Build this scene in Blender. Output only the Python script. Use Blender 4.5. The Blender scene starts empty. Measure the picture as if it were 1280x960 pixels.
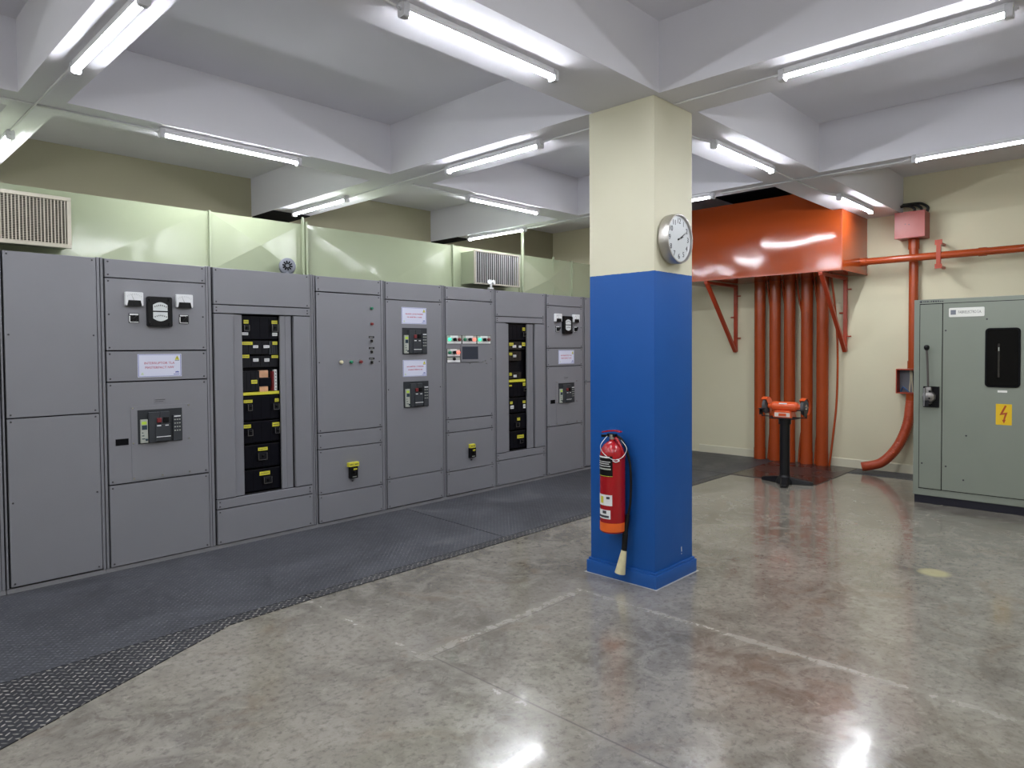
import bpy, bmesh, math, random
from mathutils import Vector, Matrix
random.seed(7)
PI = math.pi
SC = bpy.context.scene
COL = SC.collection

# ------------------------------------------------------------------ materials
MATS = {}
def mat(name, col, rough=0.5, metal=0.0, var=0.0, vscale=6.0, bump=0.0, bscale=60.0, emit=None, estr=0.0, coat=0.0, spec=0.5, trans=0.0, rvar=0.0):
    m = bpy.data.materials.new(name); m.use_nodes = True
    nt = m.node_tree; b = nt.nodes['Principled BSDF']
    b.inputs['Base Color'].default_value = (*col, 1)
    b.inputs['Roughness'].default_value = rough
    b.inputs['Metallic'].default_value = metal
    b.inputs['Coat Weight'].default_value = coat
    b.inputs['Coat Roughness'].default_value = 0.08
    b.inputs['Specular IOR Level'].default_value = spec
    b.inputs['Transmission Weight'].default_value = trans
    if emit:
        b.inputs['Emission Color'].default_value = (*emit, 1)
        b.inputs['Emission Strength'].default_value = estr
    tc = None
    if var or bump or rvar:
        tc = nt.nodes.new('ShaderNodeTexCoord')
    if var or rvar:
        n = nt.nodes.new('ShaderNodeTexNoise'); n.inputs['Scale'].default_value = vscale; n.inputs['Detail'].default_value = 6
        nt.links.new(tc.outputs['Object'], n.inputs['Vector'])
        if var:
            mx = nt.nodes.new('ShaderNodeMix'); mx.data_type = 'RGBA'
            mx.inputs['A'].default_value = (*[c*(1-var) for c in col], 1)
            mx.inputs['B'].default_value = (*[min(1, c*(1+var)) for c in col], 1)
            nt.links.new(n.outputs['Fac'], mx.inputs['Factor']); nt.links.new(mx.outputs['Result'], b.inputs['Base Color'])
        if rvar:
            mr = nt.nodes.new('ShaderNodeMapRange'); mr.inputs['To Min'].default_value = max(0.02, rough-rvar); mr.inputs['To Max'].default_value = rough+rvar
            nt.links.new(n.outputs['Fac'], mr.inputs['Value']); nt.links.new(mr.outputs['Result'], b.inputs['Roughness'])
    if bump:
        n2 = nt.nodes.new('ShaderNodeTexNoise'); n2.inputs['Scale'].default_value = bscale; n2.inputs['Detail'].default_value = 2
        nt.links.new(tc.outputs['Object'], n2.inputs['Vector'])
        bp = nt.nodes.new('ShaderNodeBump'); bp.inputs['Strength'].default_value = bump; bp.inputs['Distance'].default_value = 0.02
        nt.links.new(n2.outputs['Fac'], bp.inputs['Height']); nt.links.new(bp.outputs['Normal'], b.inputs['Normal'])
    MATS[name] = m
    return m

mat('grey_paint', (0.190, 0.191, 0.213), 0.42, var=0.05, vscale=3, bump=0.03, bscale=500)
mat('grey_frame', (0.186, 0.187, 0.208), 0.42, var=0.04, vscale=3)
mat('carcass_gap_shade', (0.025, 0.025, 0.028), 0.7, spec=0.2)  # cabinet front darkened behind the covers to paint in the gap shade
mat('grey_plinth', (0.21, 0.21, 0.225), 0.5, var=0.08)
mat('black_plastic', (0.004, 0.004, 0.005), 0.4, spec=0.2)
mat('black_matte', (0.004, 0.004, 0.005), 0.9, spec=0.08)
mat('interior_black', (0.004, 0.004, 0.006), 0.5, spec=0.15, var=0.3, vscale=8)
mat('module_black', (0.003, 0.003, 0.006), 0.4, spec=0.15)
mat('module_grey', (0.010, 0.010, 0.013), 0.4, spec=0.2)
mat('module_brown', (0.024, 0.020, 0.017), 0.5, spec=0.2)
mat('breaker_body', (0.026, 0.029, 0.034), 0.4, spec=0.25)
mat('breaker_block', (0.036, 0.040, 0.047), 0.38, spec=0.3)
mat('breaker_grey', (0.36, 0.38, 0.34), 0.5, var=0.15, vscale=60)
mat('lcd_green', (0.42, 0.62, 0.05), 0.3)
mat('lcd_dark', (0.03, 0.05, 0.07), 0.25)
mat('button_red', (0.17, 0.018, 0.022), 0.35)
mat('button_green', (0.01, 0.16, 0.08), 0.35)
mat('button_cream', (0.6, 0.55, 0.36), 0.4)
mat('lamp_green', (0.03, 0.55, 0.3), 0.3, emit=(0.05, 1, 0.45), estr=0.5)
mat('lamp_red', (0.8, 0.1, 0.08), 0.3, emit=(1, 0.18, 0.12), estr=0.6)
mat('label_yellow', (0.58, 0.54, 0.04), 0.5)
mat('label_white', (0.72, 0.73, 0.74), 0.5)
mat('paper', (0.60, 0.62, 0.75), 0.35)
mat('ink_red', (0.5, 0.10, 0.16), 0.6)
mat('ink_blue', (0.12, 0.14, 0.4), 0.6)
mat('ink_dark', (0.04, 0.04, 0.05), 0.6)
mat('ink_green', (0.5, 0.6, 0.4), 0.6)
mat('meter_white', (0.66, 0.67, 0.69), 0.3)
mat('meter_dial', (0.6, 0.63, 0.64), 0.2)
mat('chrome', (0.6, 0.6, 0.62), 0.22, metal=1.0)
mat('brushed', (0.50, 0.48, 0.46), 0.38, metal=1.0, bump=0.15, bscale=120)
mat('screw', (0.05, 0.05, 0.055), 0.4, metal=0.5)
mat('copper', (0.75, 0.42, 0.25), 0.35, metal=0.3, var=0.3, vscale=30)
mat('screen', (0.035, 0.04, 0.058), 0.25)
mat('ceiling_paint', (0.70, 0.695, 0.75), 0.8, var=0.03, vscale=2)
mat('wall_back_shaded', (0.36, 0.335, 0.24), 0.7, var=0.05, vscale=1.5)  # wall paint made darker and more olive to carry the lamp falloff
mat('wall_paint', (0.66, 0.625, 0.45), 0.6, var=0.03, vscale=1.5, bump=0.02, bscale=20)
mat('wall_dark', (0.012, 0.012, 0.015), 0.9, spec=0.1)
mat('cream_paint', (0.64, 0.615, 0.475), 0.5, var=0.02, vscale=2)
mat('blue_paint', (0.006, 0.081, 0.33), 0.42, var=0.06, vscale=4, bump=0.03, bscale=12)
mat('duct_green', (0.315, 0.355, 0.24), 0.15, var=0.03, vscale=2, bump=0.5, bscale=2.6)
mat('grille_metal', (0.42, 0.39, 0.32), 0.4, metal=0.35, var=0.15, vscale=20)
mat('grille_steel', (0.42, 0.42, 0.42), 0.32, metal=0.9)
mat('orange_sheet', (0.33, 0.054, 0.009), 0.10, var=0.04, vscale=2, bump=0.6, bscale=1.3)
mat('orange_paint', (0.36, 0.058, 0.012), 0.25, var=0.06, vscale=6)
mat('red_orange', (0.40, 0.046, 0.014), 0.35, var=0.08, vscale=6)
mat('orange_hose', (0.42, 0.062, 0.020), 0.4, var=0.1, vscale=12)
mat('pinkish_red', (0.34, 0.062, 0.05), 0.38, var=0.06, vscale=20)
mat('grinder_orange', (0.62, 0.088, 0.02), 0.3)
mat('grinder_label', (0.62, 0.56, 0.52), 0.4)
mat('black_iron', (0.006, 0.006, 0.008), 0.38, spec=0.35)
mat('stone', (0.07, 0.07, 0.075), 0.9, var=0.2, vscale=80)
mat('steel', (0.25, 0.24, 0.23), 0.4, metal=0.9)
mat('cabinet_green', (0.20, 0.222, 0.186), 0.38, var=0.05, vscale=3, bump=0.02, bscale=200)
mat('plinth_dark', (0.012, 0.012, 0.02), 0.5, spec=0.3)
mat('ext_red', (0.33, 0.006, 0.011), 0.2, var=0.05, vscale=12)
mat('ext_orange', (0.72, 0.12, 0.014), 0.35)
mat('rubber', (0.006, 0.006, 0.006), 0.5, spec=0.3)
mat('horn_cream', (0.62, 0.56, 0.35), 0.6, var=0.15, vscale=40)
mat('clock_face', (0.62, 0.65, 0.68), 0.3, coat=1.0)
mat('yellow_sign', (0.68, 0.44, 0.008), 0.5)
mat('sign_red', (0.35, 0.05, 0.01), 0.5)
mat('gasket', (0.003, 0.003, 0.004), 0.7, spec=0.12)
mat('dark_glass', (0.002, 0.002, 0.003), 0.06, spec=0.15)
mat('porcelain', (0.02, 0.018, 0.018), 0.15)
mat('plate', (0.70, 0.70, 0.66), 0.4)
mat('lamp_housing', (0.66, 0.66, 0.69), 0.5)
mat('lamp_cap', (0.50, 0.50, 0.53), 0.5)
mat('conduit_white', (0.62, 0.62, 0.64), 0.5)
mat('lamp_tube', (1, 1, 1), 0.4, emit=(0.93, 0.955, 1.0), estr=56.0)
mat('siren_grey', (0.15, 0.16, 0.19), 0.4)
mat('cable_black', (0.01, 0.01, 0.01), 0.5)
mat('box_inside', (0.16, 0.17, 0.2), 0.5)
mat('wire_blue', (0.03, 0.1, 0.25), 0.5)
mat('wire_cream', (0.55, 0.5, 0.35), 0.5)
mat('plate_ink', (0.10, 0.105, 0.10), 0.6)
mat('lever_dark', (0.09, 0.08, 0.075), 0.4, metal=0.3)
mat('chip_white', (0.8, 0.8, 0.82), 0.6)

def N(nt, typ, **kw):
    n = nt.nodes.new(typ)
    for k, v in kw.items():
        if k.startswith('i_'):
            n.inputs[k[2:].replace('_', ' ')].default_value = v
        else:
            setattr(n, k, v)
    return n

class G:
    """small expression helper for shader maths"""
    def __init__(s, nt): s.nt = nt
    def m(s, op, a, b=None, c=None):
        n = s.nt.nodes.new('ShaderNodeMath'); n.operation = op
        for i, v in enumerate((a, b, c)):
            if v is None: continue
            if isinstance(v, (int, float)): n.inputs[i].default_value = v
            else: s.nt.links.new(v, n.inputs[i])
        return n.outputs[0]
    def step(s, v, lo, hi, a=0.0, b=1.0):
        n = s.nt.nodes.new('ShaderNodeMapRange'); n.interpolation_type = 'SMOOTHSTEP'
        s.nt.links.new(v, n.inputs['Value'])
        n.inputs['From Min'].default_value = lo; n.inputs['From Max'].default_value = hi
        n.inputs['To Min'].default_value = a; n.inputs['To Max'].default_value = b
        return n.outputs['Result']
    def noise(s, vec, scale, detail=5, rough=0.55, dist=0.0):
        n = s.nt.nodes.new('ShaderNodeTexNoise'); n.inputs['Scale'].default_value = scale
        n.inputs['Detail'].default_value = detail; n.inputs['Roughness'].default_value = rough; n.inputs['Distortion'].default_value = dist
        s.nt.links.new(vec, n.inputs['Vector']); return n.outputs['Fac']
    def mix(s, f, a, b):
        n = s.nt.nodes.new('ShaderNodeMix'); n.data_type = 'RGBA'
        if isinstance(f, (int, float)): n.inputs['Factor'].default_value = f
        else: s.nt.links.new(f, n.inputs['Factor'])
        for k, v in (('A', a), ('B', b)):
            if isinstance(v, tuple): n.inputs[k].default_value = (*v, 1)
            else: s.nt.links.new(v, n.inputs[k])
        return n.outputs['Result']

def make_concrete():
    m = bpy.data.materials.new('polished_concrete'); m.use_nodes = True; nt = m.node_tree; g = G(nt)
    b = nt.nodes['Principled BSDF']
    tc = nt.nodes.new('ShaderNodeTexCoord'); P = tc.outputs['Object']
    sp = nt.nodes.new('ShaderNodeSeparateXYZ'); nt.links.new(P, sp.inputs[0]); x, y = sp.outputs[0], sp.outputs[1]
    n1 = g.noise(P, 0.9, 8, 0.6, 0.6); n2 = g.noise(P, 5, 8, 0.65, 1.0); n3 = g.noise(P, 28, 6, 0.7); n4 = g.noise(P, 2.0, 6, 0.6, 1.5)
    c = g.mix(g.step(n1, 0.3, 0.7), (0.120, 0.109, 0.090), (0.225, 0.208, 0.176))
    c = g.mix(g.m('MULTIPLY', g.step(n2, 0.38, 0.66), 0.55), c, (0.285, 0.267, 0.231))
    c = g.mix(g.m('MULTIPLY', g.step(n3, 0.46, 0.70), 0.6), c, (0.085, 0.076, 0.061))
    c = g.mix(g.m('MULTIPLY', g.step(g.noise(P, 11, 8, 0.75, 0.8), 0.54, 0.70), 0.45), c, (0.34, 0.32, 0.275))
    c = g.mix(g.m('MULTIPLY', g.step(n4, 0.55, 0.72), 0.4), c, (0.17, 0.125, 0.085))
    wob = g.m('MULTIPLY', g.m('SUBTRACT', n2, 0.5), 0.05)
    def line(coord, at, lo, hi, other, w):
        d = g.m('ABSOLUTE', g.m('ADD', g.m('SUBTRACT', coord, at), wob))
        a = g.step(d, 0.0, w*1.15, 1, 0)
        if lo is not None: a = g.m('MULTIPLY', a, g.m('GREATER_THAN', other, lo))
        if hi is not None: a = g.m('MULTIPLY', a, g.m('LESS_THAN', other, hi))
        return a
    # cement-dusted saw joints
    dust = g.m('MAXIMUM', line(y, 2.786, 2.2, 3.56, x, 0.055), line(x, 3.565, None, 2.82, y, 0.04))
    thin = g.m('MAXIMUM', line(x, 2.235, None, 3.95, y, 0.035), g.m('MULTIPLY', line(y, 1.61, 2.2, None, x, 0.03), 0.7))
    n5 = g.noise(P, 3.2, 8, 0.7, 0.6); dust = g.m('MULTIPLY', g.m('MULTIPLY', dust, g.step(n5, 0.34, 0.66, 0.3, 0.85)), g.step(n3, 0.3, 0.6, 0.35, 1)); thin = g.m('MULTIPLY', g.m('MULTIPLY', thin, g.step(n5, 0.42, 0.66, 0.25, 0.45)), g.step(n3, 0.35, 0.6, 0.3, 1))
    c = g.mix(dust, c, (0.29, 0.272, 0.23)); c = g.mix(thin, c, (0.30, 0.28, 0.235))
    cut = g.m('MAXIMUM', g.step(g.m('ABSOLUTE', g.m('SUBTRACT', x, 2.26)), 0.003, 0.007, 1, 0), g.step(g.m('ABSOLUTE', g.m('SUBTRACT', y, 2.75)), 0.003, 0.007, 1, 0))
    cut = g.m('MULTIPLY', cut, g.m('MULTIPLY', g.m('LESS_THAN', y, 2.79), g.m('LESS_THAN', x, 3.5)))
    c = g.mix(g.m('MULTIPLY', cut, g.step(x, 2.1, 2.3, 0.25, 0.6)), c, (0.10, 0.09, 0.08))
    # pale yellow repair patch
    d = g.m('SQRT', g.m('ADD', g.m('POWER', g.m('SUBTRACT', x, 5.52), 2), g.m('POWER', g.m('SUBTRACT', y, 1.16), 2)))
    c = g.mix(g.m('MULTIPLY', g.step(g.m('ADD', d, wob), 0.06, 0.12, 1, 0), 0.75), c, (0.42, 0.38, 0.20))
    # pale cement line around the pillar foot
    d = g.m('MAXIMUM', g.m('SUBTRACT', g.m('ABSOLUTE', g.m('SUBTRACT', x, 4.17)), 0.272), g.m('SUBTRACT', g.m('ABSOLUTE', g.m('SUBTRACT', y, 2.705)), 0.287))
    c = g.mix(g.m('MULTIPLY', g.step(g.m('ADD', d, g.m('MULTIPLY', wob, 0.4)), 0.008, 0.016, 1, 0), 0.8), c, (0.55, 0.54, 0.52))
    nt.links.new(c, b.inputs['Base Color'])
    r = g.m('ADD', g.step(n2, 0.3, 0.7, 0.11, 0.24), g.m('MULTIPLY', g.m('ADD', dust, thin), 0.25))
    nt.links.new(r, b.inputs['Roughness'])
    b.inputs['Specular IOR Level'].default_value = 0.6
    b.inputs['Coat Weight'].default_value = 0.35; b.inputs['Coat Roughness'].default_value = 0.07
    bp = nt.nodes.new('ShaderNodeBump'); bp.inputs['Strength'].default_value = 0.2; bp.inputs['Distance'].default_value = 0.01
    hh = g.m('ADD', g.m('MULTIPLY', n2, 0.5), g.m('ADD', g.m('MULTIPLY', g.noise(P, 14, 3), 0.35), g.m('MULTIPLY', g.noise(P, 55, 2), 0.07)))
    nt.links.new(hh, bp.inputs['Height']); nt.links.new(bp.outputs['Normal'], b.inputs['Normal'])
    MATS['concrete'] = m
make_concrete()

def make_mat_rubber(name, base, lug, cell, rough, wear):
    m = bpy.data.materials.new(name); m.use_nodes = True; nt = m.node_tree; g = G(nt)
    b = nt.nodes['Principled BSDF']
    tc = nt.nodes.new('ShaderNodeTexCoord'); P = tc.outputs['Object']
    sp = nt.nodes.new('ShaderNodeSeparateXYZ'); nt.links.new(P, sp.inputs[0])
    u0 = g.m('DIVIDE', g.m('ADD', sp.outputs[0], sp.outputs[1]), cell*1.414); v0 = g.m('DIVIDE', g.m('SUBTRACT', sp.outputs[0], sp.outputs[1]), cell*1.414)
    u0 = g.m('ADD', u0, 200); v0 = g.m('ADD', v0, 200)
    par = g.m('MODULO', g.m('ADD', g.m('FLOOR', u0), g.m('FLOOR', v0)), 2)
    fu = g.m('SUBTRACT', g.m('FRACT', u0), 0.5); fv = g.m('SUBTRACT', g.m('FRACT', v0), 0.5)
    def ell(a, c): return g.m('ADD', g.m('POWER', g.m('DIVIDE', a, 0.44), 2), g.m('POWER', g.m('DIVIDE', c, 0.15), 2))
    e = g.m('ADD', g.m('MULTIPLY', par, ell(fu, fv)), g.m('MULTIPLY', g.m('SUBTRACT', 1, par), ell(fv, fu)))
    lugm = g.step(e, 0.6, 1.1, 1, 0)
    n1 = g.noise(P, 1.3, 8, 0.65, 0.8); n2 = g.noise(P, 18, 4, 0.6)
    c = g.mix(g.step(n1, 0.3, 0.7), tuple(k*0.75 for k in base), tuple(k*1.25 for k in base))
    c = g.mix(g.m('MULTIPLY', lugm, g.step(n2, 0.42, 0.62, wear*0.3, wear)), c, lug)
    c = g.mix(g.m('MULTIPLY', g.step(n1, 0.58, 0.75), 0.35), c, (0.14, 0.14, 0.135))
    nt.links.new(c, b.inputs['Base Color'])
    nt.links.new(g.step(n1, 0.3, 0.7, rough-0.08, rough+0.12), b.inputs['Roughness'])
    bp = nt.nodes.new('ShaderNodeBump'); bp.inputs['Strength'].default_value = 0.5; bp.inputs['Distance'].default_value = 0.004
    nt.links.new(lugm, bp.inputs['Height']); nt.links.new(bp.outputs['Normal'], b.inputs['Normal'])
    MATS[name] = m
make_mat_rubber('mat_main', (0.036, 0.038, 0.046), (0.16, 0.165, 0.18), 0.030, 0.45, 0.7)
make_mat_rubber('mat_strip', (0.016, 0.017, 0.021), (0.33, 0.31, 0.28), 0.034, 0.45, 0.95)
make_mat_rubber('mat_red_reflection', (0.035, 0.022, 0.022), (0.05, 0.04, 0.04), 0.034, 0.24, 0.5)  # reddish base colour paints in the reflection of the orange pipes

def make_pillar():
    m = bpy.data.materials.new('pillar_paint'); m.use_nodes = True; nt = m.node_tree; g = G(nt); b = nt.nodes['Principled BSDF']
    ge = nt.nodes.new('ShaderNodeNewGeometry'); sp = nt.nodes.new('ShaderNodeSeparateXYZ'); nt.links.new(ge.outputs['Position'], sp.inputs[0])
    n = g.noise(ge.outputs['Position'], 3, 5); n2 = g.noise(ge.outputs['Position'], 30, 3)
    edge = g.m('ADD', sp.outputs[2], g.m('MULTIPLY', g.m('SUBTRACT', n2, 0.5), 0.006))
    top = g.m('GREATER_THAN', edge, 2.113)
    blue = g.mix(n, (0.0045, 0.074, 0.305), (0.007, 0.088, 0.355)); cream = g.mix(n, (0.60, 0.575, 0.435), (0.66, 0.64, 0.50))
    nt.links.new(g.mix(top, blue, cream), b.inputs['Base Color']); b.inputs['Roughness'].default_value = 0.5; b.inputs['Specular IOR Level'].default_value = 0.35
    bp = nt.nodes.new('ShaderNodeBump'); bp.inputs['Strength'].default_value = 0.12; bp.inputs['Distance'].default_value = 0.01
    nt.links.new(g.noise(ge.outputs['Position'], 9, 3), bp.inputs['Height']); nt.links.new(bp.outputs['Normal'], b.inputs['Normal'])
    MATS['pillar_paint'] = m
make_pillar()

# ------------------------------------------------------------------ mesh builder
class MB:
    def __init__(s): s.bm = bmesh.new(); s.mi = 0; s.mats = []
    def use(s, name):
        if name not in s.mats: s.mats.append(name)
        s.mi = s.mats.index(name); return s
    def _fin(s, vs):
        fs = set()
        for v in vs:
            for f in v.link_faces: fs.add(f)
        for f in fs: f.material_index = s.mi
    def box(s, x0, x1, y0, y1, z0, z1, bev=0.0, seg=2):
        if x0 > x1: x0, x1 = x1, x0
        if y0 > y1: y0, y1 = y1, y0
        if z0 > z1: z0, z1 = z1, z0
        mt = Matrix.Translation(((x0+x1)/2, (y0+y1)/2, (z0+z1)/2)) @ Matrix.Diagonal((x1-x0, y1-y0, z1-z0, 1))
        r = bmesh.ops.create_cube(s.bm, size=1, matrix=mt); vs = r['verts']
        if bev > 0:
            es = list({e for v in vs for e in v.link_edges})
            q = bmesh.ops.bevel(s.bm, geom=es, offset=bev, segments=seg, profile=0.6, affect='EDGES')
            vs = list({v for f in q['faces'] for v in f.verts} | {v for v in vs if v.is_valid})
        s._fin(vs); return s
    def cyl(s, p0, p1, r0, r1=None, seg=24, caps=True):
        p0, p1 = Vector(p0), Vector(p1); r1 = r0 if r1 is None else r1
        d = p1-p0; q = Vector((0, 0, 1)).rotation_difference(d.normalized())
        mt = Matrix.Translation((p0+p1)/2) @ q.to_matrix().to_4x4()
        r = bmesh.ops.create_cone(s.bm, cap_ends=caps, segments=seg, radius1=r0, radius2=r1, depth=d.length, matrix=mt)
        s._fin(r['verts']); return s
    def sphere(s, c, r, sx=1, sy=1, sz=1, seg=20):
        mt = Matrix.Translation(c) @ Matrix.Diagonal((sx, sy, sz, 1))
        q = bmesh.ops.create_uvsphere(s.bm, u_segments=seg, v_segments=seg//2, radius=r, matrix=mt); s._fin(q['verts']); return s
    def tube(s, pts, r, seg=10, smooth=6, caps=True, rfun=None):
        pts = [Vector(p) for p in pts]
        if smooth and len(pts) > 2:
            out = []
            for i in range(len(pts)-1):
                p0 = pts[max(i-1, 0)]; p1 = pts[i]; p2 = pts[i+1]; p3 = pts[min(i+2, len(pts)-1)]
                for k in range(smooth):
                    t = k/smooth
                    out.append(0.5*((2*p1)+(p2-p0)*t+(2*p0-5*p1+4*p2-p3)*t*t+(3*p1-p0-3*p2+p3)*t**3))
            out.append(pts[-1]); pts = out
        rings = []; up = None
        for i, p in enumerate(pts):
            d = (pts[min(i+1, len(pts)-1)]-pts[max(i-1, 0)]).normalized()
            if up is None:
                up = Vector((0, 0, 1)) if abs(d.z) < 0.9 else Vector((0, 1, 0))
            a = d.cross(up).normalized(); up = a.cross(d).normalized()
            rr = r if rfun is None else rfun(i/(len(pts)-1))*r
            rings.append([s.bm.verts.new(p+rr*(math.cos(2*PI*k/seg)*a+math.sin(2*PI*k/seg)*up)) for k in range(seg)])
        vs = [v for q in rings for v in q]
        for i in range(len(rings)-1):
            for k in range(seg):
                s.bm.faces.new((rings[i][k], rings[i][(k+1) % seg], rings[i+1][(k+1) % seg], rings[i+1][k]))
        if caps:
            s.bm.faces.new(list(reversed(rings[0]))); s.bm.faces.new(rings[-1])
        s._fin(vs); return s
    def prism(s, poly, axis, a, b):
        """poly of 2D points; axis 0: (y,z) along x; 1: (x,z) along y; 2: (x,y) along z"""
        def P(p, t):
            return (t, p[0], p[1]) if axis == 0 else ((p[0], t, p[1]) if axis == 1 else (p[0], p[1], t))
        A = [s.bm.verts.new(P(p, a)) for p in poly]; B = [s.bm.verts.new(P(p, b)) for p in poly]
        n = len(poly)
        s.bm.faces.new(A); s.bm.faces.new(list(reversed(B)))
        for i in range(n): s.bm.faces.new((A[i], B[i], B[(i+1) % n], A[(i+1) % n]))
        s._fin(A+B); return s
    def lathe(s, prof, origin, axis=(0, 0, 1), seg=28):
        """prof: list of (radius, height) along axis"""
        o = Vector(origin); q = Vector((0, 0, 1)).rotation_difference(Vector(axis).normalized())
        rings = []
        for r, h in prof:
            rings.append([s.bm.verts.new(o+q @ Vector((max(r, 1e-4)*math.cos(2*PI*k/seg), max(r, 1e-4)*math.sin(2*PI*k/seg), h))) for k in range(seg)])
        for i in range(len(rings)-1):
            for k in range(seg):
                s.bm.faces.new((rings[i][k], rings[i][(k+1) % seg], rings[i+1][(k+1) % seg], rings[i+1][k]))
        s.bm.faces.new(list(reversed(rings[0]))); s.bm.faces.new(rings[-1])
        s._fin([v for r in rings for v in r]); return s
    def rrect(s, c, hw, hh, rad, axis, a, b, seg=6):
        """rounded rectangle prism. c = centre 2D in the plane of prism()"""
        poly = []
        for (sx, sy, a0) in ((1, 1, 0), (-1, 1, 90), (-1, -1, 180), (1, -1, 270)):
            for k in range(seg+1):
                t = math.radians(a0+90*k/seg)
                poly.append((c[0]+sx*(hw-rad)+rad*math.cos(t), c[1]+sy*(hh-rad)+rad*math.sin(t)))
        return s.prism(poly, axis, a, b)
    def faces(s, verts, faces):
        vs = [s.bm.verts.new(v) for v in verts]
        for f in faces: s.bm.faces.new([vs[i] for i in f])
        s._fin(vs); return s
    def build(s, name, parent=None, smooth=None, bevel=0.0, label=None):
        bmesh.ops.recalc_face_normals(s.bm, faces=s.bm.faces)
        me = bpy.data.meshes.new(name)
        root = parent
        off = Vector((0, 0, 0))
        while root is not None:
            off += root.location; root = root.parent
        if parent is None and not getattr(s, 'keep_origin', False):
            pass
        bmesh.ops.translate(s.bm, verts=s.bm.verts, vec=-off)
        s.bm.to_mesh(me); s.bm.free()
        for m in s.mats: me.materials.append(MATS[m])
        if smooth is not None:
            me.polygons.foreach_set('use_smooth', [True]*len(me.polygons))
            me.set_sharp_from_angle(angle=math.radians(smooth))
        o = bpy.data.objects.new(name, me); COL.objects.link(o)
        if parent: o.parent = parent
        if bevel:
            md = o.modifiers.new('edge', 'BEVEL'); md.width = bevel; md.segments = 2; md.limit_method = 'ANGLE'
        if label: o['label'] = label
        return o

def B(*a, m='grey_paint', **k): return MB().use(m).box(*a, **k)
def tag(o, label, cat, group=None):
    o['label'] = label; o['category'] = cat
    if group: o['group'] = group
    return o
def thing(name, label, cat, loc, group=None):
    o = bpy.data.objects.new(name, None); COL.objects.link(o); o.location = loc; o.empty_display_size = 0.1
    bpy.context.view_layer.update()
    return tag(o, label, cat, group)
def struct(o): o['kind'] = 'structure'; return o

_FONT = None
def text_obj(name, body, size, origin, u, v, matname, parent, align='CENTER', depth=0.0006, sx=1.0):
    """lettering: u = reading direction, v = up direction (world vectors)"""
    c = bpy.data.curves.new('t', 'FONT'); c.body = body; c.size = size; c.align_x = align; c.align_y = 'CENTER'; c.extrude = depth; c.resolution_u = 3
    t = bpy.data.objects.new('t', c); COL.objects.link(t)
    bpy.context.view_layer.update()
    dg = bpy.context.evaluated_depsgraph_get()
    me = bpy.data.meshes.new_from_object(t.evaluated_get(dg))
    bpy.data.objects.remove(t); bpy.data.curves.remove(c)
    u, v = Vector(u), Vector(v); w = u.cross(v)
    off = Vector((0, 0, 0)); r = parent
    while r is not None: off += r.location; r = r.parent
    M = Matrix((( u.x*sx, v.x, w.x, origin[0]-off.x), (u.y*sx, v.y, w.y, origin[1]-off.y), (u.z*sx, v.z, w.z, origin[2]-off.z), (0, 0, 0, 1)))
    me.transform(M); me.name = name; me.materials.clear(); me.materials.append(MATS[matname])
    o = bpy.data.objects.new(name, me); COL.objects.link(o)
    if parent: o.parent = parent
    return o

# ------------------------------------------------------------------ the room
ZS, ZC = 3.26, 3.72          # beam soffit, slab underside
XR, YB = 9.65, 8.15          # wall on the orange side, wall behind the switchgear
XL, YF = -3.6, -3.4
def room():
    struct(B(XL-.2, XR+.2, YF-.2, YB+.2, -0.2, 0, m='concrete').build('floor'))
    struct(B(XL-.2, XR+.2, YF-.2, YB+.2, ZC, ZC+0.2, m='ceiling_paint').build('ceiling'))
    struct(B(XR, XR+.2, YF-.2, YB+.2, 0, ZC, m='wall_paint').build('wall_right'))
    struct(B(XL-.2, XR, YB, YB+.2, 0, ZC, m='wall_back_shaded').build('wall_back'))
    struct(B(XL-.2, XL, YF-.2, YB, 0, ZC, m='wall_paint').build('wall_left'))
    struct(B(XL, XR, YF-.2, YF, 0, ZC, m='wall_paint').build('wall_front'))
    m = MB().use('cream_paint').prism([(XR, 0), (XR, 0.115), (XR-0.008, 0.115), (XR-0.014, 0.105), (XR-0.014, 0)], 1, YF, 5.2)
    struct(m.build('baseboard_right'))
    n = [0]
    def beam(x0, x1, y0, y1):
        n[0] += 1
        struct(B(x0, x1, y0, y1, ZS, ZC, m='ceiling_paint').build('ceiling_beam'))
    DX = [(-1.75, -1.48), (1.02, 1.29), (3.92, 4.42), (6.76, 7.03)]
    CY = [(-0.50, -0.20), (2.40, 2.94), (5.30, 5.63)]
    for a, b in DX: beam(a, b, YF, YB)
    xs = [XL]+[v for p in DX for v in p]+[XR]
    for y0, y1 in CY:
        for i in range(0, len(xs), 2): beam(xs[i], xs[i+1], y0, y1)
    # thin black plates under slab and at the beam ends over the duct
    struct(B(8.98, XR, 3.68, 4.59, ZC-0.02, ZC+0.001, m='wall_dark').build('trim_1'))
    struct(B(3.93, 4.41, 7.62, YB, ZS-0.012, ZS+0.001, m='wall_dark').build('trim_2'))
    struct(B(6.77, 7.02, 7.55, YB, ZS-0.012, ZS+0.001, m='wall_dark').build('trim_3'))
room()

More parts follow.
